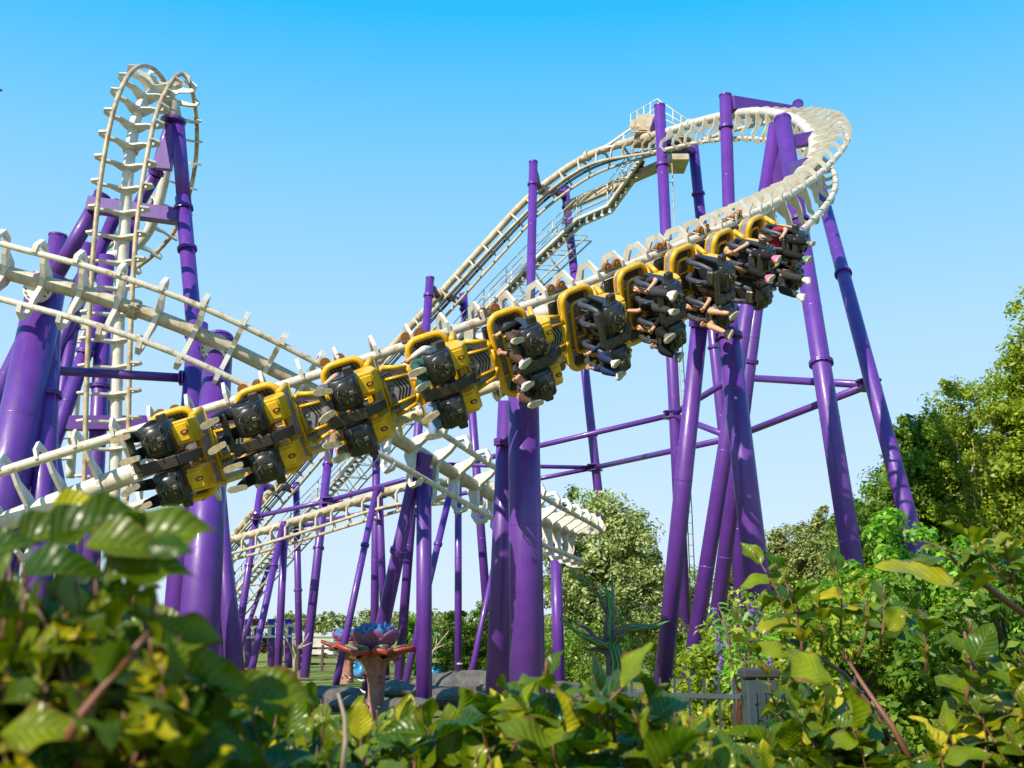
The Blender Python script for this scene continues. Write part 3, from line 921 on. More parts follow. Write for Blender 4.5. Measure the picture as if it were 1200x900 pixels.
        sh = m.build('shoe', shoe, root, local=True)
        sl = MB().prism([(-.022, -.075), (.022, -.075), (.036, -.05), (.038, 0), (.047, .10), (.042, .155), (.02, .19), (-.02, .19), (-.042, .155), (-.047, .10), (-.038, 0), (-.036, -.05)], o + My @ Vector((0, 0, -.045)), My @ Vector((1, 0, 0)), My @ Vector((0, 1, 0)), .028)
        sl.build('sole', M['sole'], sh, local=True)
    return root

M['lips'] = principled('lips', (0.40, 0.12, 0.10), 0.5)
M['sole'] = principled('shoe_sole', (0.52, 0.40, 0.25), 0.7, noise=.3, nscale=20)
K = {n: cloth(n + '_cloth', c) for n, c in dict(black=(.014, .014, .016), charcoal=(.05, .048, .05), tan=(.34, .22, .11), grey=(.16, .15, .15), jeans=(.17, .28, .42), green=(.03, .11, .08), navy=(.02, .035, .11), denim=(.06, .12, .25), red=(.35, .03, .05), white=(.7, .68, .64), brown=(.09, .05, .035)).items()}
SH = {n: principled(n + '_shoe', c, 0.6) for n, c in dict(white=(.66, .63, .57), tan=(.38, .24, .12), black=(.02, .02, .02), grey=(.10, .12, .15), pink=(.65, .16, .28), teal=(.12, .25, .2)).items()}
HR = {n: principled(n + '_hair', c, 0.6) for n, c in dict(blond=(.42, .27, .11), brown=(.07, .035, .018), dark=(.018, .013, .01), ginger=(.25, .09, .03)).items()}

def seat_x(s):
    f = at(FM, s); p = f['C'] + f['D'] * .37 + f['U'] * .60 + f['T'] * .10
    v = ROT.transposed() @ (p - Vector((0, 0, EYE)))
    return 600 - FPX * v.x / v.z
_ss = np.linspace(2, s_top, 3000); _xs = np.array([seat_x(q) for q in _ss[:1500]]); 
_tx = [205, 303, 403, 498, 588, 670, 740, 799, 848, 889]
_k = int(np.argmax(_xs)); SC = [float(np.interp(t, _xs[:_k], _ss[:_k])) for t in _tx]

car_desc = ['front car of the train, lowest, just above the blurred leaves', 'second car from the front, passing the thick left column', 'third car from the front, crossing over the weathered track', 'fourth car from the front, left of centre', 'fifth car from the front, above the thick central column', 'sixth car from the front, its upper seat empty', 'seventh car from the front, right of the empty seat', 'fourth car from the rear, riders in shorts or seat empty', 'third car from the rear, beneath the wide track brackets', 'rearmost car at the upper right end of the train']
car_desc[7] = 'car third from the rear, a rider in shorts in it'
car_desc[8] = 'next to last car, a rider with pink shoes in it'
_p = np.polyfit(range(10), SC, 1); SCF = [_p[1] + _p[0] * i for i in range(10)]
proto = make_car()
mats_car = []
for i in range(10):
    o = proto if i == 0 else copy_tree(proto)
    o.name = 'coaster_car'
    tag(o, 'yellow and black ' + car_desc[i], 'coaster car', 'cars of the yellow train')
    f = at(FM, SCF[i])
    z = f['D'].normalized(); x = (f['T'] - z * f['T'].dot(z)).normalized(); y = z.cross(x)
    if y.dot(f['U']) < 0 and i == 0: print('U flipped')
    Mx = Matrix((x, y, z)).transposed().to_4x4(); Mx.translation = f['C']
    o.matrix_world = Mx
    mats_car.append(Mx)
riders = [
 (0, 1, 'person with white trainers in upper seat of the front car', 'black', 'black', 'white', 'brown', 0, 0),
 (0, -1, 'person with legs kicked out in lower seat of the front car', 'grey', 'black', 'white', 'dark', 0, 0),
 (1, 1, 'person in black trousers and pale shoes, upper seat of the second car', 'black', 'black', 'white', 'dark', 0, 0),
 (1, -1, 'person in dark trousers and pale shoes, lower seat of the second car', 'charcoal', 'black', 'white', 'brown', 0, 1),
 (2, 1, 'person in grey trousers and tan shoes, upper seat of the third car', 'charcoal', 'grey', 'tan', 'dark', 0, 0),
 (2, -1, 'person in tan trousers, lower seat of the third car', 'black', 'tan', 'white', 'brown', 0, 1),
 (3, 1, 'person in dark green trousers, upper seat of the fourth car', 'white', 'green', 'white', 'ginger', 0, 1),
 (3, -1, 'person in light blue jeans, lower seat of the fourth car', 'black', 'jeans', 'tan', 'brown', 0, 0),
 (4, 1, 'person in loose brown trousers, upper seat of the fifth car', 'black', 'brown', 'white', 'dark', 0, 1),
 (4, -1, 'person in loose brown trousers, lower seat of the fifth car', 'black', 'brown', 'white', 'brown', 0, 0),
 (5, -1, 'blond child in navy clothes, lower seat of the sixth car', 'navy', 'navy', 'white', 'blond', 0, 1),
 (6, 1, 'person lifting a big white shoe, upper seat of the seventh car', 'charcoal', 'charcoal', 'white', 'dark', 0, 2),
 (6, -1, 'person in black with grey shoes, lower seat of the seventh car', 'black', 'black', 'grey', 'ginger', 0, 0),
 (7, -1, 'person in denim shorts and black shoes near the rear', 'charcoal', 'denim', 'black', 'brown', 2, 0),
 (8, 1, 'person in black leggings and pink shoes, next to last car', 'charcoal', 'black', 'pink', 'blond', 0, 1),
 (9, 1, 'person in red top with arm raised, upper seat of the rearmost car', 'red', 'black', 'teal', 'dark', 2, 2),
 (9, -1, 'person in charcoal trousers with white shoes, lower seat of the rearmost car', 'charcoal', 'charcoal', 'white', 'ginger', 0, 1),
]
for k, (ci, s, lab, tp, bt, sh, hr, bare, pose) in enumerate(riders):
    rd = make_rider(lab, K[tp], K[bt], SH[sh], HR[hr], bare_legs=(bare == 2 and bt == 'denim'), long_sleeves=(tp not in ('red', 'charcoal')), pose=pose, seed=k + 3)
    # rider x(side) -> car y, rider y(forward) -> car -x, rider z(up) -> car -z
    L = Matrix(((0, -1, 0), (-1, 0, 0), (0, 0, -1))).to_4x4()
    L.translation = Vector((.01, s * .335, 1.23))
    rd.matrix_world = mats_car[ci] @ L
    if 'child' in lab: rd.scale = (.85, .85, .85)

# ------------------------------------------------------------------ catwalk, platform, ladder
S = thing('catwalk', 'narrow service stairway with handrails and truss climbing beside the lift hill', 'catwalk', tuple(P(560, 372, 51)))
deck = [(240, 742, 60.5), (267, 704, 59.5), (297, 668, 58.5), (340, 620, 57), (372, 587, 56), (425, 527, 54.5), (465, 477, 53), (530, 405, 51.5), (567, 364, 50.5), (620, 310, 49.3), (676, 257, 48), (712, 241, 47.2), (730, 216, 46.4), (752, 186, 45.5)]
dp = [P(*q) for q in deck]
back = Vector((0.25, 0.75, 0))
for k, o_ in enumerate((Vector((0, 0, 0)), back)):
    MB().tube([q + o_ for q in dp], .085, 8, smooth=False).build('stringer', M['white'], S)
st = MB(); po = MB(); tr = MB(); lo = MB()
low = []
rail_pts = [[], [], []]
for i in range(len(dp) - 1):
    a, b = dp[i], dp[i + 1]
    L = (b - a).length
    n = max(1, int(L / .33))
    for k in range(n):
        q = a.lerp(b, (k + .5) / n)
        st.box(q + back * .5 + Vector((0, 0, .03)), .24, .8, .035)
    n = max(1, round(L / 1.5))
    for k in range(n):
        q = a.lerp(b, k / n)
        for o_ in (Vector((0, 0, 0)), back): po.tube([q + o_, q + o_ + Vector((0, 0, 1.05))], .028, 6)
for o_ in (Vector((0, 0, 0)), back):
    for h in (1.05, .7, .38):
        MB().tube([q + o_ + Vector((0, 0, h)) for q in dp], .022, 6).build('handrail', M['white'], S)
st.build('steps', M['metal'], S); po.build('handrail_posts', M['white'], S)
tb = []
for q in dp[1:11]: tb.append(q + Vector((.50, .2, -.72)))
for o_ in (Vector((0, 0, 0)), back * .9): MB().tube([q + o_ for q in tb], .045, 6).build('truss_chord', M['white2'], S)
for i in range(len(tb) - 1):
    a0, a1, b0, b1 = dp[i + 1], dp[i + 2], tb[i], tb[i + 1]
    n = max(1, round((a1 - a0).length / 1.0))
    for k in range(n):
        t0, t1 = k / n, (k + 1) / n
        for o_ in (Vector((0, 0, 0)), back * .95):
            tr.tube([a0.lerp(a1, t0) + o_, b0.lerp(b1, t1) + o_], .022, 5)
            tr.tube([a0.lerp(a1, t0) + o_, b0.lerp(b1, t0) + o_], .022, 5)
        tr.tube([b0.lerp(b1, t0), b0.lerp(b1, t0) + back * .9], .022, 5)
tr.build('truss_lacing', M['white2'], S)

S = thing('service_beam', 'straight pale box beam rising under the stairs to the high platform', 'steel beam', tuple(P(667, 240, 49)))
MB().beam(P(664, 242, 49), P(802, 182, 45), .34, .40, bev=.02).build('beam', M['white2'], S)
MB().beam(P(664, 242, 49), P(660, 262, 49), .12, .12).build('strut', M['white2'], S)

S = thing('service_platform', 'railed service platform with rusty machine housing at the top of the lift', 'platform', tuple(P(775, 160, 44)))
d0 = 44.5
MB().box(P(756, 163, 44.5), 1.0, 1.6, .12, bev=.02).build('deck', M['rust'], S)
MB().box(P(757, 149, 44.5), .95, 1.3, .62, bev=.04).build('machine_housing', M['white2'], S)
MB().box(P(756, 158, 44.3), .75, 1.2, .25, bev=.02).build('drive_motor', M['rust'], S)
MB().box(P(790, 170, 45.0), 1.3, 1.8, .10).build('deck', M['rust'], S)
MB().box(P(792, 192, 45.0), .95, 1.5, .30, bev=.03).build('under_deck', M['white2'], S)
MB().box(P(788, 180, 45.2), 1.1, 1.0, .5, bev=.03).build('drive_box', M['black'], S)
rp = [P(740, 158, 45), P(769, 137, 45), P(808, 156, 44)]
tp = [P(739, 134, 45), P(770, 116, 45), P(808, 150 - 8, 44)]
m = MB()
for i in range(2):
    n = 4
    for k in range(n + 1):
        a, b = rp[i].lerp(rp[i + 1], k / n), tp[i].lerp(tp[i + 1], k / n)
        m.tube([a, b], .025, 6)
m.build('railing_posts', M['white'], S)
for t in (1.0, .5, .1): MB().tube([rp[k].lerp(tp[k], t) for k in range(3)], .025, 6).build('railing', M['white'], S)
MB().prism([(0, 0), (.6, .1), (.55, .5), (.1, .35)], P(737, 150, 44.6), (1, 0, 0), (0, 0, 1), .05).build('bracket', M['white2'], S)
MB().beam(P(708, 173, 46), P(755, 140, 45), .08, .08).beam(P(708, 173, 46), P(756, 165, 45), .08, .08).beam(P(730, 166, 45.5), P(731, 157, 45.5), .06, .06).build('stay', M['white'], S)

S = thing('ladder', 'thin ladder hanging beside the platform leg down to the ground', 'ladder', tuple(P(803, 600, 40.5)))
lp = [P(784, 172, 43.5), P(790, 300, 43), P(801, 470, 42.5), P(808, 600, 42), P(815, 760, 41.5)]
for sx in (-.09, .09): MB().tube([q + Vector((sx, 0, 0)) for q in lp], .022, 5).build('stile', M['white2'], S)
m = MB()
for i in range(4):
    n = int((lp[i + 1] - lp[i]).length / .4)
    for k in range(n):
        q = lp[i].lerp(lp[i + 1], k / n); m.tube([q + Vector((-.09, 0, 0)), q + Vector((.09, 0, 0))], .013, 5)
m.build('rungs', M['white2'], S)

# ------------------------------------------------------------------ foliage tools
rs = np.random.RandomState(7)

def fast_mesh(name, V, F, UV=None, mat=None, parent=None, smooth=False):
    """V (n,3) world positions, F (m,4) quads, UV per vertex"""
    me = bpy.data.meshes.new(name)
    off = np.array(parent_offset(parent)) if parent else np.zeros(3)
    V = np.asarray(V, dtype=np.float32) - off.astype(np.float32)
    F = np.asarray(F, dtype=np.int32)
    me.vertices.add(len(V)); me.vertices.foreach_set('co', V.ravel())
    me.loops.add(F.size); me.loops.foreach_set('vertex_index', F.ravel())
    me.polygons.add(len(F))
    me.polygons.foreach_set('loop_start', np.arange(0, F.size, F.shape[1], dtype=np.int32))
    me.polygons.foreach_set('loop_total', np.full(len(F), F.shape[1], dtype=np.int32))
    if UV is not None:
        l = me.uv_layers.new(name='UVMap')
        l.data.foreach_set('uv', np.asarray(UV, dtype=np.float32)[F.ravel()].ravel())
    me.update(); me.validate()
    if smooth: me.polygons.foreach_set('use_smooth', np.ones(len(F), dtype=bool))
    o = bpy.data.objects.new(name, me)
    col.objects.link(o)
    me.materials.append(mat)
    o.parent = parent
    return o

def leaf_mat(name, c1, c2, c3=None, veins=0.0, trans=0.35, rough=0.4, edge=None):
    m = bpy.data.materials.new(name); m.use_nodes = True
    nt = m.node_tree; N, L = nt.nodes, nt.links
    b = N['Principled BSDF']
    geo = N.new('ShaderNodeNewGeometry')
    cr = N.new('ShaderNodeValToRGB')
    cr.color_ramp.elements[0].color = (*c1, 1); cr.color_ramp.elements[1].color = (*(c3 or c2), 1)
    e = cr.color_ramp.elements.new(.84 if veins else .62); e.color = (*c2, 1)
    L.new(geo.outputs['Random Per Island'], cr.inputs[0])
    colr = cr.outputs[0]
    nz = N.new('ShaderNodeTexNoise'); nz.inputs['Scale'].default_value = 22 if veins else 1.2; nz.inputs['Detail'].default_value = 4
    L.new(geo.outputs['Position'], nz.inputs['Vector'])
    mr = N.new('ShaderNodeMapRange'); mr.inputs[1].default_value = .3; mr.inputs[2].default_value = .7; mr.inputs[3].default_value = .72; mr.inputs[4].default_value = 1.25
    L.new(nz.outputs['Fac'], mr.inputs[0])
    mu = N.new('ShaderNodeMixRGB'); mu.blend_type = 'MULTIPLY'; mu.inputs[0].default_value = 1
    L.new(colr, mu.inputs[1]); L.new(mr.outputs[0], mu.inputs[2]); colr = mu.outputs[0]
    if veins:
        uv = N.new('ShaderNodeUVMap'); sp = N.new('ShaderNodeSeparateXYZ'); L.new(uv.outputs[0], sp.inputs[0])
        def mth(op, a, b_=None, v=None):
            q = N.new('ShaderNodeMath'); q.operation = op
            if isinstance(a, float): q.inputs[0].default_value = a
            else: L.new(a, q.inputs[0])
            if b_ is not None:
                if isinstance(b_, float): q.inputs[1].default_value = b_
                else: L.new(b_, q.inputs[1])
            return q.outputs[0]
        au = mth('ABSOLUTE', mth('SUBTRACT', sp.outputs['X'], .5))          # 0 at midrib .. .5 at edge
        ph = mth('SUBTRACT', mth('MULTIPLY', sp.outputs['Y'], 8.0), mth('MULTIPLY', au, 4.5))
        sw = mth('ABSOLUTE', mth('SUBTRACT', mth('FRACT', ph), .5))         # 0 on a vein
        v1 = mth('LESS_THAN', sw, .055); v2 = mth('LESS_THAN', au, .022)
        vv = mth('MAXIMUM', v1, v2)
        mx = N.new('ShaderNodeMixRGB'); mx.inputs[2].default_value = (c2[0] * 1.6 + .05, c2[1] * 1.35 + .04, c2[2] * 1.3 + .01, 1)
        L.new(mth('MULTIPLY', vv, .28), mx.inputs[0]); L.new(colr, mx.inputs[1]); colr = mx.outputs[0]
        bp = N.new('ShaderNodeBump'); bp.inputs['Strength'].default_value = .35; bp.inputs['Distance'].default_value = .004
        L.new(sw, bp.inputs['Height']); L.new(bp.outputs[0], b.inputs['Normal'])
        # worn brown rims and spots on some leaves
        nz2 = N.new('ShaderNodeTexNoise'); nz2.inputs['Scale'].default_value = 34; nz2.inputs['Detail'].default_value = 5
        L.new(geo.outputs['Position'], nz2.inputs['Vector'])
        rim = mth('ADD', mth('MULTIPLY', au, 1.0), mth('MULTIPLY', nz2.outputs['Fac'], .55))
        rim = mth('MULTIPLY', mth('GREATER_THAN', rim, .74), mth('GREATER_THAN', geo.outputs['Random Per Island'], .45))
        sp2 = mth('GREATER_THAN', nz2.outputs['Fac'], .735)
        mx2 = N.new('ShaderNodeMixRGB'); mx2.inputs[2].default_value = (*(edge or (.16, .07, .02)), 1)
        L.new(mth('MULTIPLY', mth('MAXIMUM', rim, sp2), .75), mx2.inputs[0]); L.new(colr, mx2.inputs[1]); colr = mx2.outputs[0]
    L.new(colr, b.inputs['Base Color'])
    b.inputs['Roughness'].default_value = rough; b.inputs['Specular IOR Level'].default_value = .28
    tr = N.new('ShaderNodeBsdfTranslucent')
    g = N.new('ShaderNodeMixRGB'); g.blend_type = 'MULTIPLY'; g.inputs[0].default_value = 1; g.inputs[2].default_value = (1.5, 1.5, .5, 1)
    L.new(colr, g.inputs[1]); L.new(g.outputs[0], tr.inputs['Color'])
    ms = N.new('ShaderNodeMixShader'); ms.inputs[0].default_value = trans
    L.new(b.outputs[0], ms.inputs[1]); L.new(tr.outputs[0], ms.inputs[2])
    L.new(ms.outputs[0], N['Material Output'].inputs[0])
    return m

def unit(a): return a / np.maximum(np.linalg.norm(a, axis=-1, keepdims=True), 1e-9)

def big_leaves(pos, dirs, nrm, L, wid=.62, curl=.25, nu=6, nv=10):
    """detailed curved leaves; returns V, F, UV"""
    n = len(pos)
    dirs = unit(dirs); nrm = unit(nrm - dirs * np.sum(nrm * dirs, 1)[:, None]); sd = np.cross(dirs, nrm)
    v = np.linspace(0, 1, nv + 1); u = np.linspace(-1, 1, nu + 1)
    w = np.sin(np.pi * v ** .82) ** .75 * (1 - .10 * v); w[0] = .03; w[-1] = .0
    VV, UU = np.meshgrid(v, u, indexing='ij')
    Wd = w[:, None] * UU
    k1 = rs.uniform(.4, 1.6, n)[:, None, None] * curl
    k2 = rs.uniform(-.2, 1.0, n)[:, None, None]
    wave = rs.uniform(.02, .10, n)[:, None, None]; ph = rs.uniform(0, 6, n)[:, None, None]
    a = VV[None] * k1 * 2
    along = np.sin(a) / (k1 * 2)
    z = -(1 - np.cos(a)) / (k1 * 2)
    edge = np.abs(UU[None])
    z = z + edge * k2 * w[:, None][None] * .45 * wid + wave * edge ** 2 * np.sin(VV[None] * 11 + ph + 2 * np.sign(UU[None])) 
    side = Wd[None] * wid / 2 * (1 + .035 * np.sin(VV[None] * 23 + ph) + .10 * np.sin(VV[None] * 7 + ph * 2) * np.sign(UU[None]))
    Lc = L[:, None, None]
    P3 = pos[:, None, None, :] + (along * Lc)[..., None] * dirs[:, None, None, :] + (z * Lc)[..., None] * nrm[:, None, None, :] + (side * Lc)[..., None] * sd[:, None, None, :]
    m = (nv + 1) * (nu + 1)
    V = P3.reshape(-1, 3)
    i, j = np.meshgrid(np.arange(nv), np.arange(nu), indexing='ij')
    q = (i * (nu + 1) + j).ravel()
    f = np.stack([q, q + 1, q + nu + 2, q + nu + 1], 1)
    F = (f[None] + (np.arange(n) * m)[:, None, None]).reshape(-1, 4)
    UV = np.tile(np.stack([(UU + 1) / 2, VV], -1).reshape(-1, 2), (n, 1))
    return V, F, UV

def small_leaves(pos, nrm, size, aspect=.55):
    """folded four-cornered leaves for far foliage"""
    n = len(pos)
    nrm = unit(nrm); r = unit(rs.normal(size=(n, 3))); d = unit(np.cross(nrm, r)); s = np.cross(nrm, d)
    sz = size[:, None]
    a = pos - d * sz * .5; b = pos + s * sz * aspect * .5 + nrm * sz * .10; c = pos + d * sz * .5 - nrm * sz * .08; e = pos - s * sz * aspect * .5 + nrm * sz * .10
    V = np.stack([a, b, c, e], 1).reshape(-1, 3)
    F = np.arange(4 * n).reshape(-1, 4)
    return V, F

def clump_points(center, rad, n_clump, per, clump_r, flat=.8, shell=.55, lower=-1.0):
    c = unit(rs.normal(size=(n_clump, 3)))
    rr = (shell + (1 - shell) * rs.rand(n_clump)) ** .8
    rr *= 1 + .16 * np.sin(c[:, 0] * 5 + c[:, 2] * 4 + center[0]) + .10 * rs.normal(size=n_clump)
    c = c * rr[:, None]
    c = c[c[:, 2] > lower]
    cc = np.array(center) + c * np.array(rad)
    cr = clump_r * rs.uniform(.5, 1.4, len(cc))
    k = rs.randint(int(per * .5), int(per * 1.5), len(cc))
    idx = np.repeat(np.arange(len(cc)), k)
    o = rs.normal(size=(len(idx), 3)); o = unit(o) * (rs.rand(len(idx)) ** .45)[:, None]
    pts = cc[idx] + o * cr[idx][:, None] * np.array([1, 1, flat])
    nr = unit(o + np.array([0, 0, .5]) + rs.normal(size=o.shape) * .5)
    return pts, nr, cc

def tree(label, base, height, crown_c, crown_r, mat, bark, leaf=.16, n_clump=150, per=90, clump_r=.55, cat='tree', group=None, trunk_r=.14, name='tree', limbs=9, flat=.8, shell=.45, extra=(), lower=-1.0):
    base = Vector(base)
    S = thing(name, label, cat, tuple(base), group)
    P_, N_ = [], []
    ccs = []
    for c, r_, f_ in [(crown_c, crown_r, 1.0)] + list(extra):
        p, nr, cc = clump_points(base + Vector(c), r_, int(n_clump * f_), per, clump_r, flat, shell, lower)
        P_.append(p); N_.append(nr); ccs.append(cc)
    p = np.concatenate(P_); nr = np.concatenate(N_); cc = np.concatenate(ccs)
    keep = p[:, 2] > .02
    p, nr = p[keep], nr[keep]
    V, F = small_leaves(p, nr, leaf * rs.uniform(.6, 1.3, len(p)))
    fast_mesh('crown', V, F, None, mat, S)
    if trunk_r > 0:
        m = MB()
        top = base + Vector(crown_c) + Vector((0, 0, crown_r[2] * .5))
        mid = base.lerp(top, .5) + Vector((rs.uniform(-.15, .15), 0, 0))
        m.tube([base + Vector((0, 0, -.2)), base + Vector((0.02, 0, .4)), mid, top], [trunk_r * 1.3, trunk_r, trunk_r * .7, trunk_r * .15], 10)
        for k in range(limbs):
            t = rs.uniform(.25, .9)
            a = base.lerp(mid, t * 2) if t < .5 else mid.lerp(top, t * 2 - 1)
            e = Vector(cc[rs.randint(len(cc))])
            if e.z < a.z: e.z = a.z + .3
            m.tube([a, a.lerp(e, .5) + Vector((0, 0, .15)), e], [trunk_r * .45, trunk_r * .3, trunk_r * .08], 6)
        m.build('trunk', bark, S)
    return S

BARK = principled('bark', (.10, .075, .05), .9, noise=.3, nscale=6, bump=.4)
BIRCH = principled('birch_bark', (.55, .50, .42), .8, noise=.3, nscale=5, color2=(.12, .1, .08))
LM = {}
LM['silver'] = leaf_mat('grey_green_leaf', (.20, .28, .07), (.38, .45, .17), (.60, .62, .36), trans=.3, rough=.6)
LM['dark'] = leaf_mat('dark_leaf', (.06, .14, .016), (.13, .24, .025), (.26, .34, .04), trans=.35)
LM['olive'] = leaf_mat('olive_leaf', (.08, .18, .022), (.19, .31, .04), (.34, .42, .07), trans=.34)
LM['bright'] = leaf_mat('bright_leaf', (0.081, 0.253, 0.014), (0.172, 0.380, 0.029), (0.380, 0.483, 0.057), trans=.4)
LM['yellowish'] = leaf_mat('yellow_green_leaf', (.14, .23, .015), (.28, .36, .03), (.46, .48, .06), trans=.4)
LM['conifer'] = leaf_mat('brownish_needles', (.13, .17, .045), (.24, .28, .08), (.36, .36, .12), trans=.15, rough=.7)
LM['copper'] = leaf_mat('copper_leaf', (.05, .02, .018), (.09, .035, .025), (.14, .06, .03), trans=.2)
LM['beech'] = leaf_mat('beech_leaf', (.022, .075, .003), (.17, .225, .005), (.54, .44, .02), veins=1, trans=.30, rough=.30)
LM['beech_near'] = leaf_mat('near_beech_leaf', (.012, .055, .002), (.16, .205, .004), (.55, .46, .015), veins=1, trans=.30, rough=.30)
STEM = principled('red_brown_stem', (.24, .09, .05), .5, noise=.3, nscale=30)

# ------------------------------------------------------------------ ground
def ground_mesh():
    n = 120
    xs = np.sign(np.linspace(-1, 1, n)) * np.abs(np.linspace(-1, 1, n)) ** 3 * 900
    ys = -60 + (np.linspace(0, 1, n) ** 3) * 1500
    X, Y = np.meshgrid(xs, ys)
    Z = np.clip((Y - 80) / 400, 0, 1) * 2.2 * (.6 + .4 * np.sin(X * .01)) + .05 * np.sin(X * .7) * np.sin(Y * .5)
    V = np.stack([X, Y, Z], -1).reshape(-1, 3)
    i, j = np.meshgrid(np.arange(n - 1), np.arange(n - 1), indexing='ij')
    q = (i * n + j).ravel()
    return V, np.stack([q, q + 1, q + n + 1, q + n], 1)
GR = principled('dry_grass', (.30, .27, .07), .95, noise=.35, nscale=.35, color2=(.15, .19, .03), coords='World', bump=.6, bscale=9, spec=.1)
V, F = ground_mesh()
structure(fast_mesh('ground', V, F, None, GR, None, True))

ROCK = principled('grey_rock', (.17, .155, .14), .9, noise=.35, nscale=2.7, color2=(.07, .065, .06), bump=1.0, bscale=6, coords='World', spec=.2)
def rock(c, rx, ry, rz, label, seed):
    r_ = np.random.RandomState(seed)
    m = MB().ellipsoid((0, 0, 0), 1, 1, 1, nu=28, nv=18)
    A = unit(np.array(m.v))
    pl = unit(r_.normal(size=(16, 3))); dd = r_.uniform(.62, .95, 16)
    k = np.full(len(A), 1.15)
    for q in range(16):
        dt = A @ pl[q]
        k = np.where(dt > .05, np.minimum(k, dd[q] / np.maximum(dt, .05)), k)
    k = k + .03 * np.sin(A[:, 0] * 9 + seed) * np.sin(A[:, 2] * 11)
    A = A * k[:, None] * np.array([rx, ry, rz]) + np.array(tuple(c))
    m.v = [tuple(q) for q in A]; m.sm = [False] * len(m.sm)
    o = m.build('rock', ROCK)
    tag(o, label, 'rock', 'grey rocks around the column feet')
rocks = [(395, 806, 30, 1.3, .45, 'low grey rock left of the flower sculpture'), (418, 822, 27, .8, .35, 'grey rock at the left foot of the flower sculpture'), (462, 808, 31, 1.1, .5, 'grey boulder between the flower sculpture and the upright column'),
         (520, 815, 28, 1.0, .55, 'grey boulder right of the upright column'), (546, 802, 34, 1.6, .6, 'broad grey rock under the thin A-frame'), (600, 808, 31, 1.5, .5, 'grey rock behind the thick central column'),
         (478, 830, 24.5, .7, .35, 'small grey rock touching the upright column'), (655, 805, 31, 1.3, .45, 'grey rock under the low bend column'), (745, 812, 27, 1.8, .5, 'long grey rock before the green veined tree'),
         (800, 808, 29, 1.6, .6, 'grey rock between the slanted tower legs'), (700, 815, 26, 1.3, .42, 'flat grey rock partly behind the hedge leaves'), (845, 812, 27, 1.2, .5, 'grey rock left of the fence post')]
for k, (px, py, d, w, h, lab) in enumerate(rocks):
    p = P(px, py, d); p.z = h * .25
    rock(p, w, w * .8, h * .85, lab, k + 40)

# ------------------------------------------------------------------ trees and bushes beyond
def gp(px, d): 
    p = P(px, 745, d); return Vector((p.x, p.y, 0))
far = []
S = thing('far_wood', 'low line of scattered woodland along the far ridge at the left', 'woodland', (0, 300, 0))
S['kind'] = 'stuff'
P_, N_ = [], []
for k in range(220):
    px = rs.uniform(330, 1000); d = rs.uniform(230, 330); h = rs.uniform(4.5, 7.2) * d / 300
    b = gp(px, d)
    p, nr, cc = clump_points(Vector((b.x, b.y, 1.5 + h * .58)), (h * .42, h * .3, h * .42), 12, 14, h * .16)
    P_.append(p); N_.append(nr)
p = np.concatenate(P_); nr = np.concatenate(N_)
V, F = small_leaves(p, nr, .75 * rs.uniform(.6, 1.4, len(p)), .7)
fast_mesh('crowns', V, F, None, LM['conifer'], S)

tree('broad grey green tree standing behind the low bend at centre', gp(700, 42), 7, (0, 0, 3.9), (2.1, 1.8, 3.0), LM['silver'], BARK, leaf=.17, n_clump=150, per=120, clump_r=.5,
     extra=[((1.6, .3, 3.2), (1.5, 1.4, 2.6), .6), ((-1.2, .2, 3.0), (.95, 1.2, 2.9), .4), ((.9, 0, 5.4), (.9, .9, 1.3), .2)])
tree('second grey green tree behind the slanted tower legs', gp(800, 46), 5, (-.2, 0, 2.4), (1.4, 1.4, 2.2), LM['silver'], BARK, leaf=.16, n_clump=90, per=100, clump_r=.45)
for px, d, w, h, lab, mt in [(655, 37, 1.0, .95, 'olive bush at the foot of the grey green tree, left', 'olive'), (690, 35, 1.2, 1.1, 'olive bush under the grey green tree, middle', 'olive'), (790, 36, 1.0, 1.05, 'olive bush right of the green veined tree', 'yellowish'), (835, 34, 1.0, 1.1, 'yellow green bush behind the slanted legs', 'yellowish')]:
    tree(lab, gp(px, d), 2, (0, 0, h), (w, w, h), LM[mt], BARK, leaf=.10, n_clump=70, per=90, clump_r=.30, cat='bush', name='bush', group='bushes beyond the rocks', trunk_r=.03, limbs=5)
for px, d, w, h, lab in [(533, 47, 1.15, 1.35, 'dark green rounded hedge plant behind the upright column'), (563, 46, .8, 1.45, 'dark green hedge plant left of the thick central column'), (487, 50, .7, 1.3, 'dark green upright bush behind the flower sculpture'), (590, 47, .8, 1.35, 'dark green hedge plant mostly behind the thick central column')]:
    tree(lab, gp(px, d), 3, (0, 0, h), (w, w, h), LM['dark' if px > 500 else 'bright'], BARK, leaf=.13, n_clump=90, per=90, clump_r=.3, cat='bush', name='bush', group='hedge plants on the lawn', trunk_r=.04, limbs=4)
tree('copper leaved tree behind the low track at far left', gp(300, 75), 3, (0, 0, 1.7), (1.3, 1.1, 1.5), LM['copper'], BARK, leaf=.16, n_clump=60, per=70, clump_r=.35)

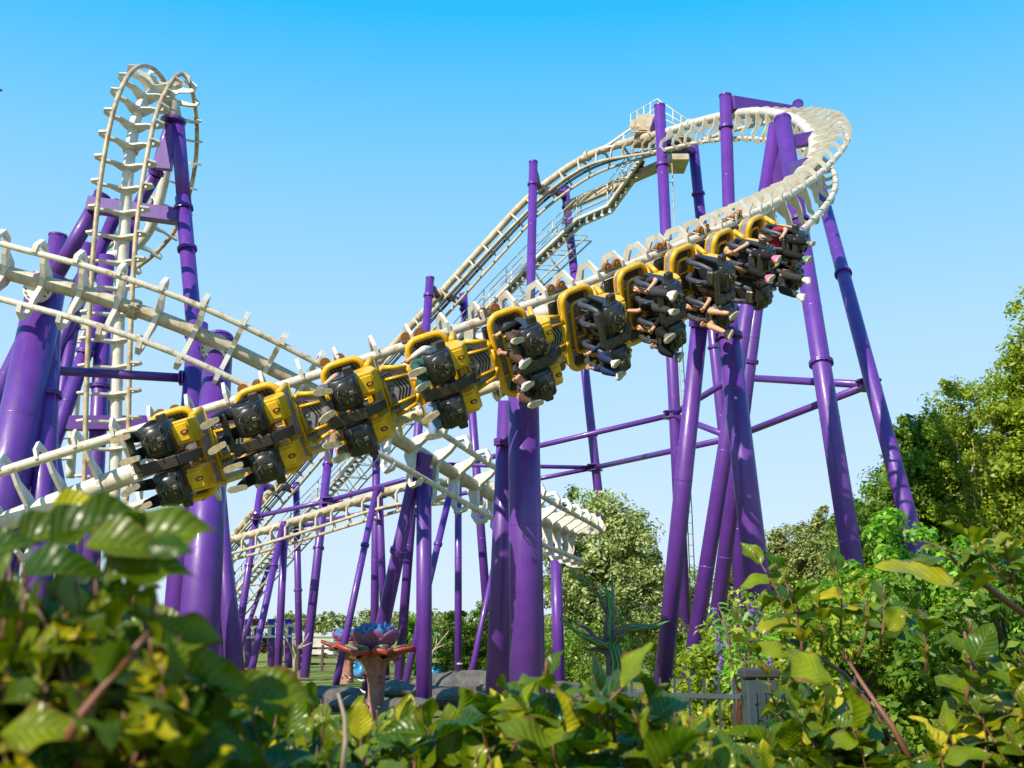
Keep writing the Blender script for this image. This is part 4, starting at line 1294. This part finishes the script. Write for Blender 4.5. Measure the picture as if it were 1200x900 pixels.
def gu(px, py, d):
    p = P(px, py, d); return Vector((p.x, p.y, 0))
for px, d, h, w, lab in [(868, 84, 8.0, 2.3, 'brown green conifer just behind the near slanted leg'), (905, 80, 9.3, 2.2, 'brown green conifer leftmost beyond the right tower leg'), (928, 84, 9.6, 2.3, 'brown green conifer second from the left beyond the tower'), (952, 78, 10.3, 2.4, 'tallest brown green conifer between the two right legs'), (978, 76, 9.6, 2.4, 'brown green conifer left of the big dark tree'), (1003, 80, 10.4, 2.7, 'brown green conifer partly behind the outer right leg')]:
    tree(lab, gu(px, 660, d), 9, (0, 0, h * .5), (w, w * .8, h * .44), LM['conifer'], BARK, leaf=.26, n_clump=110, per=70, clump_r=.62, name='conifer', group='conifers beyond the tower', trunk_r=.16, extra=[((w * .3, 0, h * .82), (w * .3, w * .3, h * .2), .25), ((-w * .45, 0, h * .7), (w * .25, w * .3, h * .2), .2)], shell=.3)

tree('mid green tree behind the outer right leg, left of the dark tree', gu(1022, 620, 46), 7, (0, 0, 4.2), (2.1, 1.6, 3.8), LM['olive'], BARK, leaf=.19, n_clump=170, per=110, clump_r=.5)
tree('dark green tree with feathery edge right of the outer leg', gu(1075, 560, 38), 9, (0, 0, 5.0), (1.75, 1.6, 4.3), LM['dark'], BARK, leaf=.20, n_clump=190, per=120, clump_r=.48, extra=[((.5, 0, 7.6), (1.0, 1, 1.8), .3), ((-1.1, 0, 4.0), (1.0, 1, 2.4), .3)])
tree('full olive tree filling the gap between dark tree and birch', gu(1112, 560, 44), 9, (0, 0, 5.4), (2.4, 1.8, 5.2), LM['olive'], BARK, leaf=.20, n_clump=240, per=120, clump_r=.55)
tree('slender birch with pale stems and loose yellow green crown', gu(1140, 550, 36), 10, (0, 0, 5.4), (1.7, 1.5, 4.6), LM['yellowish'], BIRCH, leaf=.12, n_clump=190, per=90, clump_r=.40, trunk_r=.10, limbs=18, shell=.3, extra=[((-.3, 0, 8.8), (.8, .8, 1.3), .2)])
tree('tallest leafy tree cut by the right edge of the view', gu(1206, 450, 34), 12, (.15, 0, 6.0), (1.5, 1.6, 5.8), LM['yellowish'], BARK, leaf=.18, n_clump=300, per=120, clump_r=.5, extra=[((1.2, .6, 5.0), (1.8, 1.6, 4.8), .5)])
tree('broad olive tree low behind the birch at the right edge', gu(1190, 600, 40), 9, (0, 0, 4.6), (2.6, 1.8, 4.4), LM['olive'], BARK, leaf=.20, n_clump=220, per=120, clump_r=.55)
tree('dark understorey bush below the birch at right', gu(1140, 650, 30), 5, (0, 0, 2.0), (2.6, 1.4, 1.9), LM['dark'], BARK, leaf=.16, n_clump=130, per=100, clump_r=.45, cat='bush', name='bush')
tree('small green spire topped tree peeping above the low bend', gu(668, 600, 47), 7, (0, 0, 4.0), (1.0, .9, 3.6), LM['dark'], BARK, leaf=.15, n_clump=90, per=90, clump_r=.35)
# middle distance bushes at the right
def bush(label, px, py, d, rx, rz, mat, leaf, n_clump, per, cr, **kw):
    c = P(px, py, d)
    tree(label, (c.x, c.y, 0), 1, (0, 0, c.z), (rx, rx * .8, rz), LM[mat], BARK, leaf=leaf, n_clump=n_clump, per=per, clump_r=cr, cat='bush', name='bush', trunk_r=.05, limbs=12, group='bushes before the tower', **kw)
bush('big bright green bush hiding the feet of the right tower legs', 1075, 745, 12, 1.15, 1.0, 'bright', .085, 260, 90, .16, extra=[((1.0, .3, 1.8), (.8, .7, .75), .45), ((-.55, -.2, 1.45), (.75, .6, .7), .4)])
bush('yellow green small leaved bush in front of the bright green one', 1015, 815, 8, .85, .78, 'yellowish', .05, 260, 90, .12, extra=[((.7, .3, 1.3), (.6, .5, .6), .5)])
bush('wispy yellow green bush behind the fence post', 860, 825, 8.5, .48, .62, 'yellowish', .055, 110, 80, .12)
bush('dim green filler bush low at the right behind the fence', 1180, 800, 7, .9, .85, 'dark', .07, 160, 80, .15)

# ------------------------------------------------------------------ flower sculpture
M['clay'] = principled('terracotta_flesh', (.38, .19, .13), .6, noise=.4, nscale=6, color2=(.24, .10, .075), bump=.5, bscale=14)
M['redp'] = principled('red_petal_paint', (.38, .04, .035), .45, noise=.3, nscale=7, color2=(.28, .07, .045))
M['violet'] = principled('violet_petal_paint', (.24, .085, .19), .5, noise=.35, nscale=8, color2=(.20, .06, .17))
M['bluep'] = principled('blue_ruffle_paint', (.09, .30, .66), .45, noise=.4, nscale=9, color2=(.05, .20, .55))
M['greenp'] = principled('green_leaf_paint', (.05, .16, .07), .5, noise=.3, nscale=22, color2=(.35, .42, .30))
M['bone'] = principled('bone_thorn', (.7, .62, .52), .5)

def petal(c, ang, r0, rise, length, width, curl, tip_up, mat, name, parent, th=.05, droop=0.0, n=10):
    """cupped petal leaving the stalk at radius r0 and curving outwards"""
    rad = Vector((math.cos(ang), math.sin(ang), 0)); tan = Vector((-math.sin(ang), math.cos(ang), 0))
    vs = []
    nu = 8
    for i in range(n + 1):
        t = i / n
        w = width * (math.sin(math.pi * min(t * .86 + .12, 1)) ** .7)
        if i == n: w = width * .08
        for j in range(nu + 1):
            u = j / nu * 2 - 1
            x = r0 + length * t
            z = rise * math.sin(t * math.pi / 2) + tip_up * t ** 3 - droop * t * t + curl * u * u * (1 - .4 * t)
            vs.append(c + rad * x + tan * (u * w) + Vector((0, 0, z)))
    m = MB()
    k = nu + 1
    tops = vs; bots = [v - Vector((0, 0, th)) for v in vs]
    fs = [(i * k + j, (i + 1) * k + j, (i + 1) * k + j + 1, i * k + j + 1) for i in range(n) for j in range(nu)]
    N_ = len(tops)
    fs2 = [tuple(reversed([a + N_ for a in f])) for f in fs]
    border = [j for j in range(k)] + [i * k + nu for i in range(1, n + 1)] + [n * k + j for j in range(nu - 1, -1, -1)] + [i * k for i in range(n - 1, 0, -1)]
    fs3 = [(border[a], border[(a + 1) % len(border)], border[(a + 1) % len(border)] + N_, border[a] + N_) for a in range(len(border))]
    m.add(tops + bots, fs + fs2 + fs3, True)
    return m.build(name, mat, parent)

fb = P(438, 836, 25); fb.z = 0
FS = thing('flower_sculpture', 'giant flower sculpture with violet petals, blue ruffle and red edged sepals on a clay stalk', 'sculpture', tuple(fb))
m = MB(); N1_, n2 = 34, 16
secs = [(0, .30), (.2, .25), (.45, .22), (.7, .21), (.95, .235), (1.10, .28), (1.22, .36), (1.32, .48), (1.37, .56)]
vs = []
for z, r_ in secs:
    fl = .0 if z < .45 else (z - .45) * .36
    for k in range(N1_):
        a = k * math.tau / N1_
        rr = r_ * (1 + fl * math.cos(a * 6)) 
        vs.append(fb + Vector((rr * math.cos(a) + .05 * math.sin(z * 3), rr * math.sin(a), z - (0 if z < 1.3 else .12 * math.cos(a * 6)))))
fs = [(i * N1_ + k, i * N1_ + (k + 1) % N1_, (i + 1) * N1_ + (k + 1) % N1_, (i + 1) * N1_ + k) for i in range(len(secs) - 1) for k in range(N1_)]
m.add(vs, fs, True)
m.disc(fb + Vector((0, 0, 1.40)), (0, 0, 1), .5, .05)
m.build('stalk', M['clay'], FS)
cz = fb + Vector((0, 0, 1.30))
for k, a in enumerate([10, 70, 130, 190, 250, 310]):
    L_ = (.80, .6, .65, .82, .6, .62)[k]
    petal(cz, R(a - 15), .30, .14, L_, .30, .12, (.02, .02, .10, .16, .05, .03)[k], M['redp'], 'sepal', FS, .06, droop=(-.02, .1, 0, .02, .12, .05)[k])
    if k in (0, 3, 4, 5): petal(cz + Vector((0, 0, .03)), R(a - 15), .34, .16, L_ * .62, .20, .10, .03, M['greenp'], 'sepal_lining', FS, .02)
for k in range(7):
    a = R(k * 360 / 7 + 14)
    petal(cz + Vector((0, 0, .10)), a, .18, .26, .50, .36, .10, .20, M['violet'], 'petal', FS, .05)
for k in range(5):
    a = R(k * 72 + 40)
    petal(cz + Vector((0, 0, .26)), a, .12, .22, .42, .30, .06, .18, M['violet'], 'petal', FS, .05)
m = MB()
for rr, z0, h in ((.58, .46, .24), (.42, .50, .28), (.26, .52, .28)):
    n = 66; vs = []
    for k in range(n):
        a = k * math.tau / n; j = .5 + .5 * math.sin(a * 17 + rr * 9) + .3 * math.sin(a * 31)
        for rz, dr in ((z0 - .12, -.06), (z0 + h * (.55 + .4 * j), .05 * math.sin(a * 9))):
            vs.append(cz + Vector(((rr + dr) * math.cos(a), (rr + dr) * math.sin(a), rz)))
    m.add(vs, [(2 * k, 2 * ((k + 1) % n), 2 * ((k + 1) % n) + 1, 2 * k + 1) for k in range(n)], True)
m.disc(cz + Vector((0, 0, .42)), (0, 0, 1), .5, .06)
m.build('ruffle', M['bluep'], FS)
rr_ = random.Random(5)
for k in range(16):
    a = R(rr_.uniform(150, 390)); z = rr_.uniform(.12, .95); rad = Vector((math.cos(a), math.sin(a), rr_.uniform(-.1, .3))).normalized()
    r0 = .27 + max(0, .45 - z) * .12
    b_ = fb + Vector((math.cos(a) * r0, math.sin(a) * r0, z))
    MB().tube([b_, b_ + rad * .10, b_ + rad * .20 + Vector((0, 0, .04))], [.032, .022, .004], 8).build('thorn', M['bone'] if k % 3 else M['redp'], FS)
FS.scale = (.80, .80, .96)
F2 = copy_tree(FS)
F2.name = 'flower_sculpture'
q = P(406, 799, 42); F2.location = (q.x, q.y, 0); F2.scale = (.9, .9, .95)
F2['label'] = 'smaller looking flower sculpture farther back, its stalk beside the blue tarpaulin'

# ------------------------------------------------------------------ green veined dead tree, bare branches
M['charbark'] = principled('dark_sculpted_bark', (.06, .05, .06), .7, noise=.4, nscale=8, color2=(.12, .10, .12), bump=.8, bscale=12)
M['vein'] = principled('green_vein_paint', (.06, .34, .03), .5)
M['dryw'] = principled('dry_branch', (.45, .36, .27), .8, noise=.3, nscale=6)
VT = thing('sculpted_tree', 'dark thorny dead tree sculpture with bright green veins at centre right', 'sculpture', (gp(722, 20).x, 20, 0))
def branch(pts, r0, r1, name, mat, par, n=8):
    q = [P(*p) for p in pts]
    return MB().tube(q, [r0 + (r1 - r0) * i / (len(q) - 1) for i in range(len(q))], n).build(name, mat, par)
g0 = gp(722, 20)
MB().tube([g0, P(722, 800, 20), P(720, 770, 20), P(714, 750, 20)], [.24, .18, .15, .14], 14).build('trunk', M['charbark'], VT)
br = [([(716, 758, 20), (700, 752, 19.8), (686, 746, 19.6), (670, 736, 19.4), (656, 725, 19.3)], .10),
      ([(715, 755, 20), (713, 735, 20), (715, 715, 20), (712, 698, 20), (709, 684, 20)], .12),
      ([(718, 752, 20), (726, 742, 19.8), (738, 736, 19.6), (755, 735, 19.5), (770, 733, 19.4), (783, 728, 19.3)], .11),
      ([(718, 755, 20.2), (716, 725, 20.5), (718, 700, 20.7), (717, 672, 20.9)], .07),
      ([(714, 765, 20), (700, 760, 20), (690, 762, 20), (684, 757, 20)], .06),
      ([(700, 752, 19.8), (690, 738, 19.8), (676, 730, 19.8), (672, 728, 19.8)], .045),
      ([(713, 720, 20), (705, 708, 20), (700, 694, 20)], .05)]
for pts, r_ in br:
    branch(pts, r_, .012, 'branch', M['charbark'], VT)
for pts, r_ in br[:4]:
    m = MB()
    for s_ in (-1, 1):
        q = [P(a, b, c) for a, b, c in pts]
        n = len(q)
        q2 = []
        for i in range(n * 3 - 2):
            t = i / 3; j = min(int(t), n - 2); p = q[j].lerp(q[j + 1], t - j); k = 1 - i / (n * 3 - 3)
            q2.append(p + Vector((.02 * math.sin(i * 1.7 + s_), -r_ * (k * .9 + .15) , s_ * r_ * .6 * k * math.cos(i * .9))))
        m.tube(q2, [.013 * (1 - .6 * i / len(q2)) for i in range(len(q2))], 6)
    m.build('vein', M['vein'], VT)
m = MB()
for s_ in (-.12, .03, .15):
    m.tube([g0 + Vector((s_ * 1.2, -.25, .2)), P(722, 800, 20) + Vector((s_ * .8, -.19, 0)), P(720, 775, 20) + Vector((s_ * .5 + .03, -.17, 0)), P(716, 752, 20) + Vector((s_ * .4, -.15, 0))], [.013, .014, .014, .012], 6)
m.build('vein', M['vein'], VT)

def bare(label, base, twigs, r):
    S = thing('bare_tree', label, 'bare tree', tuple(base), 'bare dead branches')
    for i, pts in enumerate(twigs):
        branch(pts, r if i == 0 else r * .6, .012, 'branch' if i else 'trunk', M['dryw'], S, 7)
bare('pale forked bare branch in front of the low A-frame at lower left', gp(345, 32), [[(346, 800, 32), (345, 775, 32), (348, 762, 32), (358, 750, 32), (362, 742, 32)], [(346, 772, 32), (340, 758, 32), (335, 748, 32), (331, 740, 32)], [(347, 764, 32), (343, 752, 32), (345, 742, 32)], [(350, 760, 32), (357, 757, 32), (366, 753, 32)]], .06)
bare('pale bare branch reaching right of the upright column foot', gp(505, 33), [[(503, 800, 33), (504, 775, 33), (508, 762, 33), (516, 752, 33), (526, 739, 33)], [(508, 762, 33), (515, 758, 33), (522, 755, 33)], [(511, 757, 33), (512, 748, 33)]], .05)

# ------------------------------------------------------------------ station track, shed, tarpaulins, rail fence
S = thing('brake_run', 'short level white track section with square openings low at far left', 'roller coaster track', tuple(P(310, 740, 62)))
a, b = P(276, 741, 62), P(346, 739, 62)
MB().beam(a + Vector((0, 0, .28)), b + Vector((0, 0, .28)), .14, .12).build('rail', M['white'], S)
MB().beam(a + Vector((0, 0, -.28)), b + Vector((0, 0, -.28)), .14, .12).build('rail', M['white'], S)
MB().beam(a + Vector((0, 1.1, .28)), b + Vector((0, 1.1, .28)), .14, .12).build('rail', M['white'], S)
for k in range(8):
    q = a.lerp(b, k / 7)
    MB().box(q, .16, .10, .50).box(q + Vector((0, .55, .28)), .12, 1.1, .08).build('tie', M['white'], S)
for px in (291, 318, 338):
    S = support({291: 'stub column under the level track, leftmost', 318: 'stub column under the level track, middle', 338: 'stub column under the level track, rightmost'}[px], P(px, 740, 62.5))
    leg(S, P(px, 726, 62.6), P(px, 760, 62.6), .21, None, (), True)
M['shedw'] = principled('shed_white', (.62, .58, .52), .7, noise=.3, nscale=1)
S = thing('storage_shed', 'low pale storage building with flat roof far behind the low track', 'building', tuple(gp(340, 95)))
p0 = gp(340, 95)
MB().box(p0 + Vector((0, 0, .55)), 3.0, 3, 1.9).build('wall', principled('shed_brown', (.30, .24, .18), .8), S)
MB().box(p0 + Vector((0, 0, 1.56)), 3.3, 3.3, .12).build('roof', M['shedw'], S)
MB().box(p0 + Vector((-.6, -1.52, .3)), .8, .06, 1.4).build('door', M['brownblack'], S)
p0 = gp(372, 88)
S = thing('box_trailer', 'white box trailer parked right of the low storage building', 'trailer', tuple(p0))
MB().box(p0 + Vector((0, 0, .85)), 2.9, 2.0, 1.25, bev=.05).build('body', M['shedw'], S)
for s_ in (-.8, .8): MB().disc(p0 + Vector((s_, -.95, .22)), (0, 1, 0), .22, .16).build('wheel', M['stripe'], S)
S = thing('rail_fence', 'dark post and rail fence crossing the lawn behind the small flower sculpture', 'fence', tuple(gp(400, 52)))
WD = principled('dark_fence_wood', (.10, .075, .055), .85, noise=.3, nscale=4)
a, b = gp(350, 56), gp(640, 56)
for z in (.35, .75, 1.1): MB().beam(a + Vector((0, 0, z)), b + Vector((0, 0, z)), .05, .11).build('rail', WD, S)
for k in range(11):
    q = a.lerp(b, k / 10); MB().box(q + Vector((0, -.06, .62)), .12, .12, 1.3, bev=.01).build('post', WD, S)
M['tarp'] = principled('blue_tarpaulin', (.01, .30, .62), .35, noise=.3, nscale=3, color2=(.01, .18, .45), bump=.8, bscale=6)
def tarp(label, px, py, d, w, h, seed):
    r_ = np.random.RandomState(seed)
    c = P(px, py, d); n = 15
    vs = []
    for i in range(n):
        for j in range(n):
            u, v = i / (n - 1) * 2 - 1, j / (n - 1) * 2 - 1
            k = max(0, 1 - max(abs(u), abs(v)) ** 4)
            vs.append((c.x + u * w / 2, c.y + v * w * .35, .02 + h * k * (.75 + .25 * math.sin(u * 9 + seed) * math.cos(v * 6)) + .03 * r_.rand()))
    o = MB().add(vs, [(i * n + j, (i + 1) * n + j, (i + 1) * n + j + 1, i * n + j + 1) for i in range(n - 1) for j in range(n - 1)], True).build('tarpaulin', M['tarp'])
    tag(o, label, 'tarpaulin', 'blue tarpaulins on the lawn')
tarp('blue tarpaulin heap behind the flower sculpture stalk', 420, 790, 48, .75 * 1.3, .75, 1)
tarp('blue tarpaulin heap right of the upright column', 514, 789, 48, .9, .55, 2)
# small bird at the far left of the sky
S = thing('bird', 'tiny dark bird in the blue sky at the left edge', 'bird', tuple(P(-1, 106, 60)))
q = P(-2, 106, 60)
MB().tube([q + Vector((-.22, 0, -.02)), q + Vector((-.1, 0, .02)), q + Vector((.08, 0, .03)), q + Vector((.2, 0, .0)), q + Vector((.27, 0, -.02))], [.02, .07, .09, .05, .01], 8).build('body', M['brownblack'], S)
for s_ in (-1, 1):
    MB().prism([(-.10, 0), (.06, 0), (-.02, .42), (-.10, .40)], q + Vector((0, 0, .04)), (1, 0, 0), Vector((0, s_ * .8, .35)), .015).build('wing', M['brownblack'], S)

# ------------------------------------------------------------------ metal fence by the hedge
M['fence'] = principled('blue_grey_fence_paint', (.042, .058, .068), .45, noise=.3, nscale=9, color2=(.03, .042, .05), coat=.1)
M['cap'] = principled('dark_post_cap', (.035, .03, .032), .5)
S = thing('metal_fence', 'blue grey metal bar fence with a grooved square post, half hidden by leaves', 'fence', tuple(P(888, 900, 3.9)))
pt = P(889, 792, 3.9)
MB().box((pt.x, pt.y, pt.z / 2 - .01), .105, .105, pt.z, bev=.006).build('post', M['fence'], S)
m = MB()
for dx in (-.03, 0, .03): m.box((pt.x + dx, pt.y - .054, pt.z / 2), .014, .012, pt.z - .1)
m.build('post_groove', M['fence'], S)
MB().box((pt.x, pt.y, pt.z + .008), .122, .122, .03, bev=.006).build('post_cap', M['cap'], S)
zt = P(870, 817, 3.9).z
def run(a, b, n):
    MB().beam(Vector((a.x, a.y, zt)), Vector((b.x, b.y, zt)), .022, .018, bev=.003).build('top_rail', M['fence'], S)
    MB().beam(Vector((a.x, a.y, .2)), Vector((b.x, b.y, .2)), .035, .02, bev=.003).build('bottom_rail', M['fence'], S)
    for k in range(n):
        q = a.lerp(b, (k + .5) / n)
        MB().box((q.x, q.y, (zt + .04) / 2 + .02), .008, .008, zt + .04).build('bar', M['fence'], S)
run(Vector((pt.x - .06, 3.9, 0)), P(700, 832, 4.1), 10)
run(Vector((pt.x + .06, 3.9, 0)), P(1010, 804, 4.2), 6)
for k, (x_, n_) in enumerate(((1, 0),)):
    MB().ellipsoid((pt.x + .062, pt.y - .05, pt.z - .10), .016, .016, .016).build('bolt', M['metal'], S)

# ------------------------------------------------------------------ foreground beech foliage
def shoots(name, label, specs, mat, stem_mat=STEM, extra_leaves=None, loc=(0, 0, 0), group='beech foliage nearest the camera'):
    """specs: list of (base point, tip point, leaf length, n leaves, stem radius)"""
    S = thing(name, label, 'shrub', loc, group)
    PO, DI, NO, LE = [], [], [], []
    st = MB()
    for base, tip, L, n, sr in specs:
        base, tip = Vector(base), Vector(tip)
        ax = tip - base
        bend = Vector((rs.uniform(-1, 1), rs.uniform(-1, 1), .3)) * ax.length * .12
        pts = [base, base.lerp(tip, .35) + bend, base.lerp(tip, .7) + bend * .8, tip]
        st.tube(pts, [sr, sr * .8, sr * .55, sr * .25], 7)
        axn = ax.normalized()
        s0 = axn.cross(Vector((rs.uniform(-1, 1), rs.uniform(-1, 1), .2))).normalized()
        s1 = axn.cross(s0)
        for k in range(n):
            t = .12 + .88 * (k + .3) / n
            j = min(int(t * 3), 2); p = pts[j].lerp(pts[j + 1], t * 3 - j)
            a = (0 if k % 2 else math.pi) + rs.uniform(-.7, .7)
            out = s0 * math.cos(a) + s1 * math.sin(a)
            d = (axn * rs.uniform(.25, .8) + out * 1.0 + Vector((0, 0, rs.uniform(-.35, .2)))).normalized()
            if k == n - 1: d = (axn + out * .3).normalized()
            nn = Vector((rs.uniform(-.5, .5), rs.uniform(-.9, .3), 1.0))
            PO.append(tuple(p)); DI.append(tuple(d)); NO.append(tuple(nn)); LE.append(L * rs.uniform(.6, 1.15) * (.75 if k > n - 3 else 1))
        # bud at the tip
        st.tube([tip, tip + axn * .012, tip + axn * .022], [sr * .5, sr * .6, .0006], 6)
    if extra_leaves:
        for p, d, nn, L in extra_leaves:
            PO.append(tuple(p)); DI.append(tuple(d)); NO.append(tuple(nn)); LE.append(L)
    V, F, UV = big_leaves(np.array(PO), np.array(DI), np.array(NO), np.array(LE), wid=.66)
    fast_mesh('leaves', V, F, UV, mat, S, True)
    st.build('stems', stem_mat, S)
    return S

def top_line(x, pts):
    return float(np.interp(x, [p[0] for p in pts], [p[1] for p in pts]))

def field(x0, x1, line, d0, d1, n, L, lean=(0, 0), length=.22, up=1.0, below=190, tight=1.0, first=.0):
    """shoots filling the picture band under a top line, spread between two distances"""
    out = []
    for k in range(n):
        d = rs.uniform(d0, d1)
        x = rs.uniform(x0, x1)
        y = top_line(x, line) + first + (rs.rand() ** tight) * below
        tip = P(x, y, d)
        ln = length * rs.uniform(.6, 1.2)
        base = tip - Vector((rs.uniform(-.35, .35) + lean[0], rs.uniform(-.4, .4) + lean[1], up)).normalized() * ln
        out.append((base, tip, L * rs.uniform(.75, 1.1), int(rs.randint(6, 12)), .0016))
    return out

# centre hedge
hl = [(230, 800), (300, 812), (380, 822), (430, 834), (520, 834), (600, 816), (640, 808), (700, 806), (760, 826), (800, 832), (850, 858), (900, 892), (960, 915)]
sp = field(300, 950, hl, 1.25, 1.75, 330, .074, below=120, tight=.8, first=8)
sp += field(280, 980, [(x, y + 6) for x, y in hl], 1.8, 2.6, 190, .085, below=110)
sp += field(260, 1000, [(x, y + 20) for x, y in hl], 2.6, 3.3, 110, .085, below=130)
for px, py, bx, by, d in [(640, 795, 640, 870, 1.35), (735, 800, 700, 870, 1.3), (560, 825, 570, 880, 1.4), (620, 820, 600, 880, 1.3), (700, 805, 720, 870, 1.35), (760, 812, 770, 880, 1.35)]:
    sp.append((P(bx, by, d), P(px, py, d), .076, 6, .0025))
shoots('beech_hedge', 'sunlit glossy beech hedge along the bottom centre of the view', sp, LM['beech'])

# leaf plane facing helper: long near leaves placed one by one (px, py of stalk end; px, py of tip; distance; facing)
def leaf_at(x0, y0, x1, y1, d, nx=0, ny=-.6, nz=1.0, dd=0.0):
    a, b = P(x0, y0, d), P(x1, y1, d + dd)
    return (a, (b - a), Vector((nx, ny, nz)), (b - a).length)

sp = field(-90, 235, [(-80, 700), (0, 690), (60, 665), (180, 690), (225, 770), (260, 850)], .58, .80, 190, .042, length=.08, below=240, tight=.9, first=10)
sp += field(-90, 330, [(-80, 680), (0, 690), (60, 680), (190, 730), (250, 800), (330, 850)], .8, 1.2, 230, .056, length=.14, below=210, tight=.9, first=10)
sp += field(-90, 420, [(-80, 700), (100, 720), (250, 790), (330, 820), (420, 855)], 1.2, 1.8, 160, .080, length=.2, below=170, tight=.9, first=10)
ex = [leaf_at(120, 650, 248, 606, .62, .1, -.95, .75), leaf_at(60, 640, 165, 592, .62, .0, -.8, .8), leaf_at(20, 640, 110, 600, .66, -.1, -.9, .6), leaf_at(100, 640, 200, 630, .60, .2, -.9, .8),
      leaf_at(20, 680, 120, 648, .60, -.2, -.8, 1), leaf_at(120, 680, 225, 655, .60, .1, -.9, .9), leaf_at(-40, 660, 40, 622, .64, 0, -.9, .8), leaf_at(60, 600, 120, 590, .68, -.3, -.9, .5), leaf_at(170, 640, 225, 640, .60, .3, -.9, .5),
      leaf_at(170, 745, 262, 738, .62, 0, -1, .8), leaf_at(200, 800, 300, 790, .66, 0, -1, .9), leaf_at(270, 815, 370, 812, .8, .1, -1, .9), leaf_at(0, 860, 100, 845, .56, 0, -1, .9), leaf_at(200, 880, 300, 865, .60, 0, -1, .9)]
sp.append((P(80, 865, .55), P(140, 785, .55), .05, 2, .003))
shoots('near_beech_shrub', 'large out of focus beech leaves filling the lower left corner', sp, LM['beech_near'], extra_leaves=ex)

# right shrub: upright reddish shoots over a dense leafy mass
rl = [(895, 850), (915, 800), (940, 778), (980, 805), (1010, 850), (1050, 880), (1090, 870), (1125, 805), (1200, 755), (1260, 750)]
sp = field(900, 1260, rl, 1.9, 2.7, 340, .088, length=.20, below=170, tight=.95, first=15, lean=(-.25, 0))
sp += field(930, 1260, [(x, y + 15) for x, y in rl], 2.7, 3.6, 170, .085, length=.25, below=170, first=10)
sp += field(905, 1010, [(900, 800), (960, 820), (1010, 830)], 1.9, 2.4, 22, .085, length=.2, below=90)
for px, py, bx, by, d, n in [(888, 655, 930, 745, 2.3, 7), (912, 668, 945, 750, 2.35, 6), (978, 662, 985, 740, 2.4, 6), (957, 705, 962, 760, 2.3, 5), (1035, 700, 1030, 760, 2.3, 6), (1132, 628, 1185, 690, 2.1, 9), (1172, 628, 1190, 690, 2.1, 7), (1095, 640, 1150, 668, 2.2, 4), (1200, 640, 1215, 700, 2.1, 6), (1075, 720, 1085, 790, 2.2, 6),
                             (865, 722, 900, 790, 2.3, 7), (1137, 740, 1130, 830, 2.0, 7), (900, 790, 925, 850, 2.2, 5), (935, 800, 985, 880, 2.1, 7), (1010, 690, 1005, 770, 2.4, 6), (925, 700, 940, 780, 2.25, 7)]:
    sp.append((P(bx, by, d), P(px, py, d), .072, n, .003))
ex = [leaf_at(1130, 690, 1030, 650, 2.15, 0, -.5, 1), leaf_at(1110, 655, 1060, 648, 2.2, 0, -.4, 1), leaf_at(975, 800, 920, 755, 2.0, .2, -1, .6), leaf_at(1140, 775, 1165, 728, 1.95, 0, -1, .5), leaf_at(950, 890, 965, 835, 1.95, -.3, -1, .6),
      leaf_at(960, 880, 1000, 850, 1.95, -.3, -1, .6), leaf_at(925, 770, 890, 745, 2.1, .2, -1, .6), leaf_at(1040, 740, 1060, 705, 2.2, 0, -1, .4)]
RS = shoots('beech_shrub', 'beech shrub with upright reddish shoots filling the lower right corner', sp, LM['beech'], extra_leaves=ex)
m = MB()
for pts in [[(1075, 905, 2.3), (1045, 850, 2.3), (1010, 800, 2.35), (985, 760, 2.4)], [(1120, 905, 2.2), (1140, 840, 2.15), (1137, 780, 2.1), (1130, 740, 2.1)], [(1200, 720, 2.2), (1160, 690, 2.2), (1120, 660, 2.2), (1105, 640, 2.2)], [(1060, 905, 2.5), (1030, 840, 2.5), (990, 790, 2.5), (950, 765, 2.5)]]:
    m.tube([P(*q) for q in pts], [.007, .006, .0045, .0025], 8)
m.build('branches', STEM, RS)

# willow-like plant with violet flower spikes behind the post
M['violetfl'] = leaf_mat('violet_flower', (.14, .06, .42), (.25, .12, .62), trans=.3)
S = thing('flowering_plant', 'narrow leaved plant with small violet flower spikes beside the fence post', 'plant', tuple(gp(860, 7)))
PO, DI, NO, LE = [], [], [], []; st = MB(); fl = []
for k in range(46):
    x = rs.uniform(838, 908); y = rs.uniform(705, 800); d = rs.uniform(5.6, 7.2)
    tip = P(x, y, d); base = P(872 + rs.uniform(-14, 14), 850, d)
    mid = base.lerp(tip, .6) + Vector((0, 0, .12))
    st.tube([base, mid, tip], [.006, .004, .002], 5)
    for j in range(16):
        t = rs.uniform(.3, 1); p = base.lerp(mid, t / .6) if t < .6 else mid.lerp(tip, (t - .6) / .4)
        PO.append(tuple(p)); DI.append((rs.uniform(-1, 1), rs.uniform(-1, 1), rs.uniform(-.6, .5))); NO.append((rs.uniform(-.5, .5), -.6, 1)); LE.append(rs.uniform(.05, .09))
    if k % 3 == 0:
        for j in range(34): fl.append(tuple(tip + Vector((rs.normal() * .012, rs.normal() * .012, -j * .004))))
V, F, UV = big_leaves(np.array(PO), np.array(DI), np.array(NO), np.array(LE), wid=.26, nu=2, nv=5)
fast_mesh('leaves', V, F, UV, LM['bright'], S, True); st.build('stems', STEM, S)
V, F = small_leaves(np.array(fl), rs.normal(size=(len(fl), 3)), np.full(len(fl), .022), .8)
fast_mesh('flowers', V, F, None, M['violetfl'], S)
S = thing('twig', 'single pale dry twig rising before the hedge left of the flower sculpture', 'twig', tuple(P(403, 900, 1.1)))
MB().tube([P(401, 905, 1.1), P(405, 868, 1.1), P(404, 840, 1.1), P(396, 812, 1.1)], [.0028, .0025, .002, .0012], 7).build('stem', M['dryw'], S)
